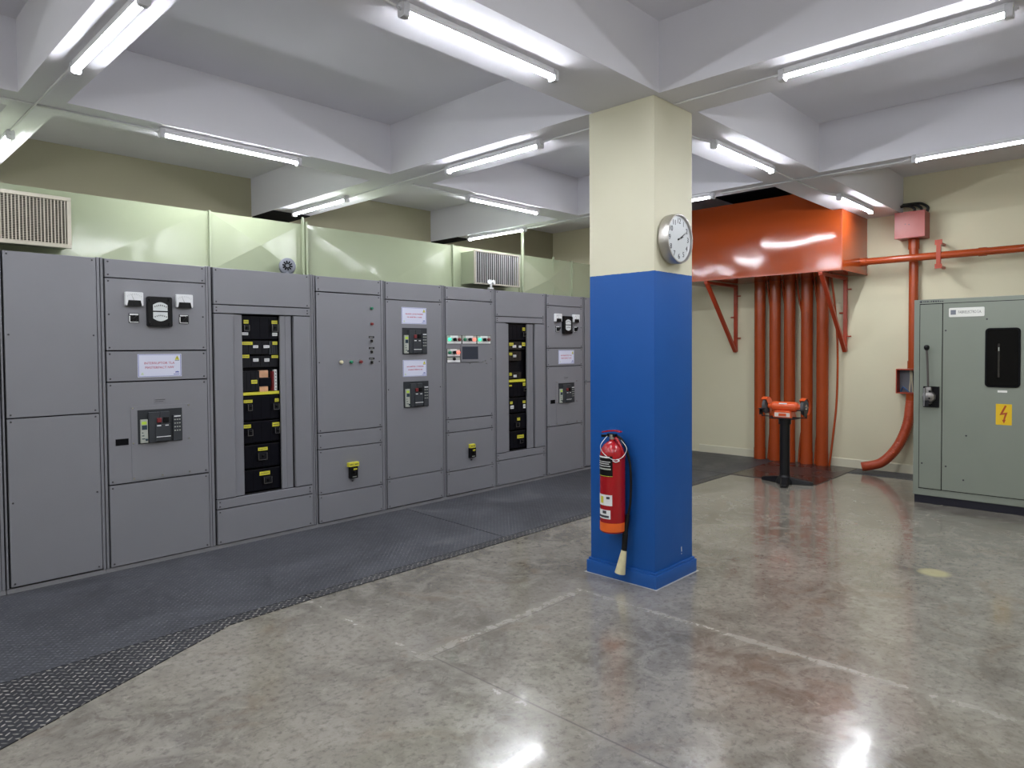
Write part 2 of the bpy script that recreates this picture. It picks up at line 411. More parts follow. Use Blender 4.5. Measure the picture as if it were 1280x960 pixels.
# ------------------------------------------------------------------ pillar, clock, extinguisher
def pillar():
    r = thing('pillar', 'square pillar painted blue below and cream above', 'pillar', (4.17, 2.705, 0))
    MB().use('pillar_paint').box(3.92, 4.42, 2.44, 2.97, 0.0, ZS, bev=0.006).build('shaft', r, smooth=30)
    m = MB().use('blue_paint')
    o = 0.022
    for z0, z1, e in ((0.0, 0.088, o), (0.088, 0.104, o*0.55)):
        m.box(3.92-e, 4.42+e, 2.44-e, 2.97+e, z0, z1, bev=0.003)
    m.build('baseboard', r, smooth=30)
    m = MB().use('chip_white').prism([(4.262, 0.20), (4.268, 0.21), (4.272, 0.175), (4.266, 0.17)], 1, 2.4385, 2.4405)
    m.prism([(4.264, 0.160), (4.270, 0.160), (4.269, 0.153), (4.264, 0.154)], 1, 2.4385, 2.4405); m.build('paint_chip', r, label='small white chip in the blue paint')
pillar()

def clock():
    cx, cz, R = 4.118, 2.334, 0.166
    r = thing('wall_clock', 'round silver-rimmed wall clock with white face on the pillar', 'clock', (cx, 2.44, cz))
    m = MB().use('brushed').lathe([(R*0.90, 0), (R*0.99, 0.01), (R, 0.03), (R, 0.072), (R*0.985, 0.082), (R*0.94, 0.083), (R*0.925, 0.070), (R*0.92, 0.066)], (cx, 2.44, cz), (0, -1, 0), 56)
    m.build('rim', r, smooth=35)
    yf = 2.44-0.068
    MB().use('clock_face').cyl((cx, yf+0.006, cz), (cx, yf, cz), R*0.915, seg=56).build('face', r)
    for h in range(1, 13):
        a = math.radians(90-30*h)
        text_obj('numeral', str(h), 0.05, (cx+0.118*math.cos(a), yf-0.001, cz+0.118*math.sin(a)), (1, 0, 0), (0, 0, 1), 'ink_dark', r)
    def hand(name, ang, ln, w, y):
        a = math.radians(90-ang); d = Vector((math.cos(a), 0, math.sin(a))); p = Vector((-d.z, 0, d.x))
        c = Vector((cx, y, cz)); pts = [c-d*0.02+p*w, c+d*ln+p*w*0.4, c+d*ln-p*w*0.4, c-d*0.02-p*w]
        MB().use('black_plastic').prism([(q.x, q.z) for q in pts], 1, y, y-0.002).build(name, r)
    hand('hour_hand', 72, 0.055, 0.005, yf-0.003); hand('minute_hand', 60, 0.082, 0.0035, yf-0.006)
    MB().use('chrome').cyl((cx, yf, cz), (cx, yf-0.010, cz), 0.006, seg=16).build('hub', r)
clock()

def extinguisher():
    ax, ay, R = 3.828, 2.713, 0.086
    r = thing('fire_extinguisher', 'red fire extinguisher hung on the blue pillar', 'fire extinguisher', (ax, ay, 0.355))
    z0 = 0.355
    MB().use('ext_red').lathe([(R*0.90, z0), (R*0.97, z0+0.006), (R, z0+0.02), (R, 0.865), (R*0.97, 0.895), (R*0.86, 0.925), (R*0.66, 0.95), (R*0.42, 0.966), (R*0.25, 0.974), (R*0.24, 0.99)], (ax, ay, 0), seg=40).build('cylinder', r, smooth=40)
    MB().use('ext_orange').lathe([(R+0.0012, z0+0.012), (R+0.0016, z0+0.015), (R+0.0016, z0+0.068), (R+0.0012, z0+0.071)], (ax, ay, 0), seg=40).build('band', r, smooth=40)
    m = MB().use('brushed').cyl((ax, ay, 0.985), (ax, ay, 1.018), 0.022, seg=18).use('black_plastic').box(ax-0.018, ax+0.018, ay-0.03, ay+0.035, 1.0, 1.022, bev=0.004)
    m.build('valve', r, smooth=35)
    # carrying handle and squeeze lever
    MB().use('black_plastic').prism([(ay+0.085, 0.992), (ay+0.088, 1.010), (ay+0.02, 1.014), (ay-0.02, 1.010), (ay-0.02, 1.000), (ay+0.02, 1.000)], 0, ax-0.013, ax+0.013).build('carrying_handle', r, bevel=0.002)
    MB().use('ext_red').prism([(ay+0.08, 1.022), (ay+0.03, 1.034), (ay-0.03, 1.040), (ay-0.07, 1.034), (ay-0.074, 1.042), (ay-0.03, 1.050), (ay+0.03, 1.044), (ay+0.08, 1.032)], 0, ax-0.014, ax+0.014).build('squeeze_lever', r, bevel=0.002)
    # siphon bracket and hose
    MB().use('rubber').tube([(ax+0.01, ay-0.022, 1.008), (ax+0.02, ay-0.055, 0.99), (ax+0.035, ay-0.085, 0.93), (ax+0.04, ay-0.112, 0.83), (ax+0.042, ay-0.12, 0.70), (ax+0.042, ay-0.114, 0.56), (ax+0.035, ay-0.10, 0.47)], 0.0085, seg=12).build('hose', r, smooth=60)
    MB().use('ext_red').tube([(ax, ay-0.02, 1.0), (ax-0.006, ay-0.05, 0.975), (ax-0.004, ay-0.078, 0.92), (ax+0.004, ay-0.093, 0.87)], 0.010, seg=10).build('hose_strap', r, smooth=60)
    hx = ax+0.02
    MB().use('rubber').cyl((ax+0.035, ay-0.10, 0.48), (hx+0.008, ay-0.082, 0.345), 0.013, 0.017, seg=18).cyl((hx+0.008, ay-0.082, 0.345), (hx+0.004, ay-0.075, 0.225), 0.0195, 0.0185, seg=18).build('horn_grip', r, smooth=40)
    MB().use('horn_cream').cyl((hx+0.004, ay-0.075, 0.232), (hx-0.012, ay-0.052, 0.075), 0.019, 0.036, seg=28).build('discharge_horn', r, smooth=40)
    MB().use('brushed').box(ax+0.05, 3.919, ay-0.02, ay+0.02, 0.80, 0.985, bev=0.003).box(ax+0.02, ax+0.06, ay-0.012, ay+0.012, 0.972, 0.985, bev=0.002).build('wall_hook', r)
    # curved stickers on the side facing the aisle (towards -x,+y)
    def patch(name, a0, a1, zz0, zz1, mt, rr, label=None, n=12):
        vs, fs = [], []
        for i in range(n+1):
            a = math.radians(a0+(a1-a0)*i/n)
            for z in (zz0, zz1): vs.append((ax+rr*math.cos(a), ay+rr*math.sin(a), z))
        for i in range(n): fs.append((2*i, 2*i+2, 2*i+3, 2*i+1))
        return MB().use(mt).faces(vs, fs).build(name, r, label=label)
    rr = R+0.0012
    patch('instruction_label', 122, 215, 0.74, 0.88, 'black_plastic', rr, 'black instruction label')
    for k, (zz, h, a0, a1, mt) in enumerate(((0.866, 0.010, 128, 202, 'label_white'), (0.838, 0.004, 132, 206, 'label_white'), (0.825, 0.004, 132, 200, 'label_white'), (0.810, 0.004, 132, 206, 'label_white'), (0.787, 0.010, 126, 208, 'breaker_grey'), (0.743, 0.003, 122, 215, 'label_yellow'))):
        patch('label_print', a0, a1, zz, zz+h, mt, rr+0.0008)
    patch('sticker', 120, 213, 0.545, 0.618, 'label_white', rr, 'white inspection sticker')
    patch('sticker_print', 152, 170, 0.560, 0.605, 'label_yellow', rr+0.0008)
    patch('sticker_print', 126, 140, 0.572, 0.598, 'ink_green', rr+0.0008)
    patch('sticker_print', 186, 202, 0.590, 0.606, 'ink_dark', rr+0.0008)
    patch('sticker', 128, 205, 0.455, 0.515, 'label_white', rr, 'small white sticker with dark print')
    patch('sticker_print', 132, 198, 0.463, 0.478, 'ink_dark', rr+0.0008)
    patch('sticker_print', 165, 186, 0.490, 0.510, 'ink_dark', rr+0.0008)
    m = MB().use('label_white').tube([(ax-0.02, ay+0.03, 1.005), (ax-0.075, ay+0.045, 0.945), (ax-0.088, ay+0.01, 0.895), (ax-0.07, ay-0.058, 0.858), (ax-0.03, ay-0.10, 0.875), (ax+0.0, ay-0.115, 0.93), (ax+0.0, ay-0.07, 0.985)], 0.0022, seg=6)
    m.tube([(ax-0.07, ay-0.05, 0.852), (ax-0.066, ay-0.072, 0.843), (ax-0.05, ay-0.09, 0.852), (ax-0.06, ay-0.075, 0.862)], 0.003, seg=6)
    m.build('seal_wire', r, smooth=60)
extinguisher()

# ------------------------------------------------------------------ ceiling lights
def lamp_proto():
    """batten 1.14 m long running along +x from the origin; top at z=0"""
    r = thing('ceiling_light', 'x', 'light', (0, 0, 0), 'tube lights under the beams')
    L = 1.14
    m = MB().use('lamp_housing').prism([(-0.019, -0.001), (0.019, -0.001), (0.019, -0.020), (0.0245, -0.028), (0.0245, -0.044), (-0.0245, -0.044), (-0.0245, -0.028), (-0.019, -0.020)], 0, 0.02, L-0.02)
    m.build('housing', r)
    MB().use('lamp_tube').prism([(0.0250*math.sin(math.radians(-68+13.6*k)), -0.0352-0.0250*math.cos(math.radians(-68+13.6*k))) for k in range(11)], 0, 0.03, L-0.03).build('diffuser', r, smooth=60)
    for a, b in ((0.0, 0.034), (L-0.034, L)):
        MB().use('lamp_cap').rrect((0, -0.038), 0.026, 0.036, 0.014, 0, a, b, 4).build('end_cap', r, smooth=40)
    MB().use('lamp_cap').cyl((-0.012, 0, -0.035), (0.0, 0, -0.035), 0.010, seg=12).cyl((-0.02, 0, -0.035), (-0.012, 0, -0.035), 0.006, seg=10).build('plug', r)
    return r
def dup(root, loc, rotz, label):
    r = root.copy(); COL.objects.link(r); r.location = loc; r.rotation_euler = (0, 0, rotz); r['label'] = label
    for ch in list(root.children):
        c = ch.copy(); COL.objects.link(c); c.parent = r
        for g in list(ch.children):
            d = g.copy(); COL.objects.link(d); d.parent = c
    return r
LP = lamp_proto()
# (x, y, rot, label): rot 0 runs +x, 90 runs +y, -90 runs -y
LAMPS = [
 (1.145, 3.395, 90, 'big glaring tube light crossing the top left corner of the photo'),
 (1.90, 5.40, 0, 'tube light under the beam over the grey cabinet beside the slatted grille'),
 (2.03, 2.65, 0, 'large tube light leading toward the pillar head from the top centre'),
 (4.11, 3.58, 90, 'tube light on the beam just behind the pillar head, towards the switchgear'),
 (4.11, 6.33, 90, 'tube light ending over the green duct above the tall button cabinet'),
 (4.99, 5.41, 0, 'tube light running away from the camera, above the duct louvre box beside the pillar'),
 (6.85, 6.26, 90, 'lowest tube light in view, directly over the duct louvre box near the pillar'),
 (4.11, 0.55, 90, 'long tube light at the top right, nearest above the clear floor'),
 (6.74, 0.47, 90, 'tube light cut by the photo right edge, over the green cabinet'),
 (5.08, 2.62, 0, 'tube light just right of the pillar head, running toward the orange wall'),
 (7.82, 2.57, 0, 'short-looking tube light at the right end of the big orange box'),
 (6.80, 3.50, 90, 'tube light half hidden behind the pillar, above the orange box'),
 (1.145, 6.21, 90, 'tube light cut by the photo left edge, over the slatted grille'),
]
for i, (x, y, a, lb) in enumerate(LAMPS):
    if i == 0:
        LP.location = (x, y, ZS); LP.rotation_euler = (0, 0, math.radians(a)); LP['label'] = lb
    else:
        dup(LP, (x, y, ZS), math.radians(a), lb)
# extra unseen tubes behind and beside the camera, added as fill light
for x, y, a in ((1.145, 0.5, 90), (-1.0, 2.65, 0), (2.03, -0.35, 0), (5.0, -0.35, 0), (-1.62, 3.6, 90), (-1.0, 5.45, 0), (-1.62, 0.5, 90), (-1.0, -0.35, 0), (4.11, -2.3, 90)):
    dup(LP, (x, y, ZS), math.radians(a), 'unseen fill tube light added under a beam behind the photographer')

def conduits():
    z = ZS-0.0078
    runs = [
     ('thin white conduit under the beam running past the top left light toward the switchgear', [(1.145, 4.56, z), (1.145, 6.20, z)]),
     ('thin white conduit feeding the light over the cabinet beside the slatted grille', [(-1.2, 5.46, z), (1.88, 5.46, z), (1.90, 5.42, z-0.02)]),
     ('thin white conduit from the top centre of the photo to the large tube light', [(1.3, 2.68, z), (1.95, 2.68, z), (2.0, 2.65, z-0.025)]),
     ('thin white conduit from behind the pillar head to the tube light beside it', [(4.16, 2.97, z), (4.16, 3.50, z), (4.12, 3.57, z-0.02)]),
     ('thin white conduit between the two lights on the beam behind the pillar', [(4.13, 4.74, z), (4.16, 4.9, z), (4.16, 6.2, z), (4.12, 6.32, z-0.02)]),
     ('thin white conduit along the beam to the light over the louvre box', [(4.3, 5.46, z), (4.9, 5.46, z), (4.98, 5.42, z-0.02)]),
     ('thin white conduit on the far beam ending at the lowest light', [(6.88, 4.7, z), (6.88, 6.15, z), (6.86, 6.25, z-0.02)]),
     ('thin white conduit from the pillar head to the long light at top right', [(4.16, 2.43, z), (4.16, 1.80, z), (4.12, 1.70, z-0.02)]),
     ('thin white conduit along the beam above the orange box toward the right edge light', [(6.88, 3.45, z), (6.88, 1.72, z), (6.76, 1.63, z-0.02)]),
     ('thin white conduit leaving the pillar head toward the orange wall', [(4.43, 2.69, z), (5.0, 2.69, z), (5.06, 2.63, z-0.02)]),
     ('thin white conduit leading to the light at the end of the orange box', [(6.24, 2.67, z), (7.7, 2.67, z), (7.80, 2.58, z-0.02)]),
    ]
    for lb, pts in runs:
        o = MB().use('conduit_white').tube(pts, 0.0075, seg=8, smooth=0).build('ceiling_conduit', smooth=60)
        tag(o, lb, 'conduit', 'conduits on the beam soffits')
conduits()

# ------------------------------------------------------------------ switchgear
YP = 5.505      # front of the cover panels
def screws(panel, x0, x1, z0, z1, proto=[None], mid=False):
    pts = [(x0+0.022, z1-0.02), (x1-0.022, z1-0.02), (x0+0.022, z0+0.02), (x1-0.022, z0+0.02)]
    if mid: pts += [(x0+0.022, (z0+z1)/2), (x1-0.022, (z0+z1)/2)]
    rl = panel.parent.location
    for px, pz in pts:
        if proto[0] is None:
            m = MB().use('screw').cyl((0, 0, 0), (0, -0.004, 0), 0.0065, 0.005, seg=10); proto[0] = m.build('screw'); o = proto[0]
        else:
            o = proto[0].copy(); COL.objects.link(o)
        o.parent = panel; o.location = (px-rl.x, YP-rl.y, pz-rl.z)
def panel(r, x0, x1, z0, z1, name='cover_panel', sc=True, mid=False, th=0.03, y=YP):
    o = MB().use('grey_paint').box(x0+0.0012, x1, y, y+th, z0+0.0012, z1-0.0012, bev=0.0018, seg=1).build(name, r)
    if sc: screws(o, x0, x1, z0, z1, mid=mid)
    return o
def carcass(r, x0, x1, deep=5.54):
    m = MB().use('grey_frame').box(x0+.001, x1-.001, deep+0.004, 6.85, 0.035, 2.278).use('carcass_gap_shade').box(x0+.006, x1-.006, deep, deep+0.005, 0.037, 2.277)
    m.build('carcass', r)
    MB().use('grey_plinth').box(x0, x1, 5.518, 6.83, 0.0, 0.034).build('plinth', r)
    # corner posts with a fold line
def posts(r, *xs):
    for a, b in xs:
        m = MB().use('grey_frame').box(a, b, 5.512, 5.5395, 0.036, 2.28, bev=0.002, seg=1)
        if b-a > 0.03: m.use('black_matte').box(a+(b-a)*0.42, a+(b-a)*0.42+0.003, 5.5112, 5.513, 0.04, 2.275)
        m.build('corner_post', r)
def unit(x0, x1, label):
    return thing('switchgear_cabinet', label, 'electrical cabinet', ((x0+x1)/2, 5.52, 0), 'cabinets of the grey switchgear row')

def breaker(r, x0, x1, z0, z1, y=YP):
    W, H = x1-x0, z1-z0
    X = lambda a: x0+W*a
    Z = lambda a: z0+H*a
    b = MB().use('breaker_body').box(x0, x1, y-0.006, y+0.002, z0, z1, bev=0.002).build('circuit_breaker', r, label='black air circuit breaker front')
    m = MB().use('breaker_grey').box(X(.045), X(.205), y-0.022, y-0.006, Z(.03), Z(.72), bev=0.002)
    m.build('trip_unit', b)
    MB().use('lcd_green').box(X(.07), X(.175), y-0.0235, y-0.0215, Z(.575), Z(.66)).build('display', b)
    MB().use('lcd_dark').box(X(.07), X(.185), y-0.0235, y-0.0215, Z(.42), Z(.55)).build('display', b)
    m = MB().use('lcd_dark')
    for k in range(3): m.box(X(.07), X(.10+.02*k), y-0.0232, y-0.0215, Z(.32-.09*k), Z(.345-.09*k))
    m.cyl((X(.17), y-0.021, Z(.12)), (X(.17), y-0.026, Z(.12)), 0.009, seg=12).build('dial', b)
    m = MB().use('breaker_block').box(X(.22), X(.46), y-0.03, y-0.006, Z(.03), Z(.92), bev=0.003).box(X(.468), X(.69), y-0.03, y-0.006, Z(.03), Z(.92), bev=0.003)
    m.box(X(.36), X(.69), y-0.04, y-0.03, Z(.05), Z(.55), bev=0.003)
    m.build('operating_block', b)
    MB().use('button_red').box(X(.39), X(.49), y-0.043, y-0.03, Z(.61), Z(.74), bev=0.003).build('push_button', b, label='red push button')
    MB().use('black_plastic').box(X(.535), X(.655), y-0.043, y-0.03, Z(.60), Z(.76), bev=0.003).build('push_button', b, label='black push button')
    MB().use('label_white').box(X(.385), X(.475), y-0.0415, y-0.0395, Z(.50), Z(.53)).box(X(.57), X(.645), y-0.0415, y-0.0395, Z(.50), Z(.525)).box(X(.37), X(.69), y-0.0415, y-0.0395, Z(.17), Z(.19)).build('marking', b)
    MB().use('breaker_block').box(X(.775), X(.975), y-0.018, y-0.006, Z(.02), Z(.80), bev=0.003).build('auxiliary_module', b)
    m = MB().use('label_white').box(X(.80), X(.95), y-0.0195, y-0.0175, Z(.74), Z(.77))
    m.use('breaker_grey')
    for k in range(4):
        for q in range(3):
            m.box(X(.80+.055*q), X(.835+.055*q), y-0.0190, y-0.0175, Z(.64-.11*k), Z(.67-.11*k))
    m.build('marking', b)
    return b

def meter_small(r, x0, x1, z0, z1):
    y = YP
    b = MB().use('meter_white').rrect(((x0+x1)/2, (z0+z1)/2), (x1-x0)/2, (z1-z0)/2, 0.008, 1, y, y-0.03).build('panel_meter', r, bevel=0.002, label='white analogue panel meter')
    MB().use('black_plastic').prism([(x0+0.012, z0-0.001), (x1-0.012, z0-0.001), (x1-0.020, z0+0.040), (x0+0.020, z0+0.040)], 1, y-0.034, y).build('meter_cover', b)
    m = MB().use('ink_dark')
    cx = (x0+x1)/2
    for k in range(-4, 5):
        a = math.radians(90+k*9); R1, R2 = 0.075, 0.083
        zc = z0+0.005
        m.prism([(cx+R1*math.cos(a)-.0006, zc+R1*math.sin(a)), (cx+R1*math.cos(a)+.0006, zc+R1*math.sin(a)), (cx+R2*math.cos(a)+.0006, zc+R2*math.sin(a)), (cx+R2*math.cos(a)-.0006, zc+R2*math.sin(a))], 1, y-0.0308, y-0.0295)
    m.prism([(cx-.001, z0+0.03), (cx+.001, z0+0.03), (cx-0.019, z1-0.018), (cx-0.020, z1-0.018)], 1, y-0.031, y-0.0295)
    m.build('scale', b)
def meter_big(r, x0, x1, z0, z1):
    y = YP; cx, cz = (x0+x1)/2, (z0+z1)/2
    b = MB().use('black_plastic').rrect((cx, cz), (x1-x0)/2, (z1-z0)/2, 0.012, 1, y, y-0.035).build('double_meter', r, bevel=0.003, label='black framed synchronising meter')
    m = MB().use('black_plastic')
    for sx in (-1, 1):
        for sz in (-1, 1): m.cyl((cx+sx*0.068, y-0.035, cz+sz*0.09), (cx+sx*0.068, y-0.045, cz+sz*0.09), 0.012, seg=14)
    m.build('corner_stud', b, smooth=40)
    w = (x1-x0)/2*0.58
    def arch(z_lo, z_hi, up):
        pts = [(cx-w, z_lo), (cx+w, z_lo)] if up else [(cx+w, z_hi), (cx-w, z_hi)]
        n = 8
        for k in range(n+1):
            t = k/n
            if up: pts.append((cx+w-2*w*t, z_hi-0.02+0.02*math.sin(PI*t)))
            else: pts.append((cx-w+2*w*t, z_lo+0.02-0.02*math.sin(PI*t)))
        MB().use('meter_dial').prism(pts, 1, y-0.038, y-0.03).build('dial', b)
        m = MB().use('ink_dark'); zc = (z_lo+z_hi)/2
        for k in range(7): m.box(cx-w*0.8+k*w*0.26, cx-w*0.8+k*w*0.26+0.006, y-0.039, y-0.037, zc-0.006+0.010*math.sin(PI*k/6), zc+0.004+0.010*math.sin(PI*k/6))
        m.build('scale', b)
    arch(cz+0.006, cz+0.070, True); arch(cz-0.072, cz-0.004, False)
def selector(r, x0, x1, z0, z1, ang=40):
    y = YP; cx, cz = (x0+x1)/2, (z0+z1)/2
    b = MB().use('black_plastic').box(cx-0.035, cx+0.035, y-0.006, y, z0, z1, bev=0.002).use('label_white').box(cx-0.03, cx+0.03, y-0.007, y-0.005, z1-0.014, z1-0.004).box(cx-0.033, cx-0.026, y-0.007, y-0.005, z0+0.01, z1-0.02).box(cx-0.03, cx+0.03, y-0.007, y-0.005, z0+0.003, z0+0.010).build('selector_switch', r)
    m = MB().use('black_plastic').cyl((cx, y-0.006, cz), (cx, y-0.020, cz), 0.024, 0.020, seg=20)
    a = math.radians(ang); d = Vector((math.cos(a), 0, math.sin(a))); p = Vector((-d.z, 0, d.x)); c = Vector((cx, 0, cz))
    q = [c+d*0.028+p*0.004, c-d*0.024+p*0.008, c-d*0.024-p*0.008, c+d*0.028-p*0.004]
    m.prism([(v.x, v.z) for v in q], 1, y-0.018, y-0.042).build('knob', b, smooth=40)
def round_button(r, x, z, mt, label=None, name='push_button', rad=0.02):
    b = MB().use('chrome').cyl((x, YP, z), (x, YP-0.010, z), rad*1.1, rad*0.95, seg=20).build(name, r, smooth=40, label=label)
    MB().use(mt).lathe([(rad*0.72, 0), (rad*0.72, 0.016), (rad*0.6, 0.022), (0.001, 0.024)], (x, YP-0.008, z), (0, -1, 0), 18).build('button_cap', b, smooth=50)
def toggle_breaker(r, lx0, lx1, lz0, lz1, tx0, tx1, tz0, tz1):
    b = MB().use('black_plastic').box(tx0, tx1, YP-0.035, YP+0.001, tz0, tz1, bev=0.003).build('moulded_breaker', r, label='small black moulded-case breaker')
    cx = (tx0+tx1)/2
    MB().use('black_plastic').box(cx-0.012, cx+0.012, YP-0.055, YP-0.03, tz0+0.045, tz0+0.068, bev=0.003).build('toggle', b)
    MB().use('label_yellow').box(cx-0.008, cx+0.03, YP-0.0365, YP-0.0345, tz1-0.032, tz1-0.018).use('breaker_grey').box(cx-0.02, cx+0.025, YP-0.0362, YP-0.0345, tz0+0.012, tz0+0.018).build('marking', b)
    t = MB().use('label_yellow').box(lx0, lx1, YP-0.037, YP+0.001, lz0, lz1).build('name_label', r, label='yellow name label')
    m = MB().use('ink_dark')
    n = 7
    for k in range(n):
        if k != 3: m.box(lx0+(lx1-lx0)*(0.08+0.84*k/n), lx0+(lx1-lx0)*(0.08+0.84*(k+0.7)/n), YP-0.0378, YP-0.0365, lz0+(lz1-lz0)*0.38, lz0+(lz1-lz0)*0.62)
    m.build('lettering', t)
    MB().use('screw').cyl((cx, YP, tz0-0.028), (cx, YP-0.006, tz0-0.028), 0.008, seg=12).build('keyhole', r)
def notice(r, x0, x1, z0, z1, lines, tilt=0.0):
    W, H = x1-x0, z1-z0; y = YP
    s = MB().use('paper').box(x0, x1, y-0.0025, y+0.001, z0, z1).use('ink_blue')
    e = 0.004
    s.box(x0+e, x1-e, y-0.0031, y-0.002, z0+e, z0+e+0.003).box(x0+e, x1-e, y-0.0031, y-0.002, z1-e-0.003, z1-e).box(x0+e, x0+e+0.004, y-0.0031, y-0.002, z0+e, z1-e).box(x1-e-0.004, x1-e, y-0.0031, y-0.002, z0+e, z1-e)
    o = s.build('warning_notice', r, label='white laminated notice with red lettering')
    for k, t in enumerate(lines):
        zc = z0+H*(0.60-0.19*k)
        if t:
            text_obj('lettering', t, H*0.145, ((x0+x1)/2-W*0.01, y-0.003, zc), (1, 0, 0), (0, 0, 1), 'ink_red', o)
        else:   # too small to read in the photo: rows of word-length strokes
            m = MB().use('ink_red'); rnd = random.Random(int(x0*100)+k); x = x0+W*0.16+W*0.06*k
            while x < x1-W*(0.14+0.06*k):
                w = W*rnd.uniform(0.012, 0.026)
                m.box(x, x+w, y-0.0032, y-0.002, zc-H*0.035*rnd.uniform(.5, 1), zc+H*0.045*rnd.uniform(.5, 1))
                x += w+W*(0.008 if rnd.random() < 0.8 else 0.03)
            m.build('lettering', o)
    tx, tz = x1-W*0.10, z1-H*0.26
    MB().use('label_yellow').prism([(tx-W*0.055, tz), (tx+W*0.055, tz), (tx, tz+H*0.19)], 1, y-0.0032, y-0.002).build('hazard_triangle', o)
    MB().use('ink_dark').prism([(tx-W*0.006, tz+H*0.05), (tx+W*0.008, tz+H*0.05), (tx+W*0.004, tz+H*0.13), (tx-W*0.008, tz+H*0.13)], 1, y-0.0038, y-0.003).box(tx-W*0.05, tx+W*0.05, y-0.0036, y-0.002, tz-H*0.035, tz-H*0.015).build('hazard_mark', o)
    MB().use('ink_blue').prism([(x1-W*0.155, z0+H*0.17), (x1-W*0.06, z0+H*0.17), (x1-W*0.055, z0+H*0.2), (x1-W*0.09, z0+H*0.24), (x1-W*0.14, z0+H*0.22)], 1, y-0.0034, y-0.002).box(x1-W*0.19, x1-W*0.05, y-0.0034, y-0.002, z0+H*0.085, z0+H*0.115).build('emblem', o)
    MB().use('ink_green').prism([(x0+W*0.07, z0+H*0.10), (x0+W*0.13, z0+H*0.10), (x0+W*0.115, z0+H*0.2), (x0+W*0.085, z0+H*0.2)], 1, y-0.0034, y-0.002).build('emblem', o)

def metering_unit(x0, x1, px0, px1, dx, label, post):
    """units 2 and 8 of the row: meters, notice, withdrawable breaker"""
    r = unit(x0, x1, label)
    carcass(r, x0, x1); posts(r, post, (x0+0.003, px0-0.008))
    panel(r, px0, px1, 2.142, 2.275); panel(r, px0, px1, 1.615, 2.136, mid=True)
    panel(r, px0, px1, 1.388, 1.608); panel(r, px0, px1, 0.640, 1.381); panel(r, px0, px1, 0.040, 0.632)
    D = lambda a: a+dx
    meter_small(r, D(1.670), D(1.792), 1.942, 2.042); meter_big(r, D(1.818), D(1.994), 1.792, 2.016); meter_small(r, D(2.025), D(2.149), 1.941, 2.042)
    selector(r, D(1.697), D(1.768), 1.816, 1.888); selector(r, D(2.052), D(2.123), 1.818, 1.889, 55)
    notice(r, D(1.751), D(2.063), 1.413, 1.586, ['INTERRUPTOR TLA', 'MASTERPACT NW'])
    # escutcheon plate around the breaker
    m = MB().use('grey_paint')
    X0, X1, Z0, Z1 = D(1.698), D(2.120), 0.655, 1.200; bx0, bx1, bz0, bz1 = D(1.742), D(2.059), 0.917, 1.170
    y1, y0 = YP, YP-0.004
    m.box(X0, bx0, y0, y1, Z0, Z1).box(bx1, X1, y0, y1, Z0, Z1).box(bx0, bx1, y0, y1, bz1, Z1).box(bx0, bx1, y0, y1, Z0, bz0)
    e = m.build('breaker_escutcheon', r)
    m = MB().use('chrome')
    for sx in (X0+0.012, X1-0.012):
        for sz in (Z0+0.012, (Z0+Z1)/2, Z1-0.012): m.cyl((sx, y0, sz), (sx, y0-0.003, sz), 0.006, seg=10)
    m.cyl(((X0+X1)/2, y0, Z0+0.012), ((X0+X1)/2, y0-0.003, Z0+0.012), 0.006, seg=10).build('escutcheon_screws', e)
    breaker(r, bx0, bx1, bz0, bz1)
    MB().use('black_matte').box(D(1.593), D(1.679), YP-0.003, YP+0.001, 0.921, 0.968).build('slot_window', r)
    MB().use('grey_frame').box(D(1.861), D(1.946), YP-0.003, YP, 1.215, 1.252, bev=0.001).use('screw').box(D(1.868), D(1.938), YP-0.0036, YP-0.002, 1.238, 1.242).box(D(1.868), D(1.925), YP-0.0036, YP-0.002, 1.226, 1.229).build('rating_plate', r)
    return r

# inside of the two open breaker bays: (kind, x0, x1, z0, z1)
BAYA = [('y',2.587,2.627,1.833,1.863),('y',2.833,2.884,1.835,1.863),('t',2.579,2.633,1.769,1.823),('t',2.825,2.886,1.765,1.835),('w',2.571,2.623,1.736,1.759),('w',2.838,2.882,1.732,1.759),('y',2.569,2.659,1.656,1.681),('y',2.838,2.881,1.656,1.683),('w',2.665,2.708,1.629,1.651),('w',2.758,2.808,1.628,1.651),('y',2.567,2.629,1.546,1.572),('y',2.828,2.886,1.542,1.566),('w',2.663,2.709,1.514,1.54),('w',2.763,2.806,1.512,1.539),('y',2.643,2.695,1.328,1.359),('y',2.574,2.65,1.169,1.193),('y',2.851,2.886,1.164,1.192),('t',2.601,2.646,1.099,1.159),('t',2.827,2.886,1.095,1.154),('y',2.57,2.633,0.958,0.986),('y',2.825,2.888,0.952,0.987),('t',2.596,2.646,0.889,0.947),('t',2.838,2.887,0.889,0.945),('y',2.692,2.777,0.755,0.782),('t',2.683,2.769,0.674,0.742),('y',2.702,2.795,0.544,0.575),('t',2.729,2.809,0.469,0.53)]
MODA = [('module_black',2.565,2.888,1.703,1.894),('module_grey',2.565,2.80,1.575,1.69),('breaker_body',2.808,2.888,1.573,1.69),('module_grey',2.565,2.888,1.465,1.56),('module_grey',2.565,2.716,1.265,1.434),('module_black',2.565,2.888,1.022,1.22),('module_black',2.565,2.888,0.83,1.008),('module_black',2.565,2.888,0.618,0.81),('module_black',2.565,2.888,0.42,0.60)]
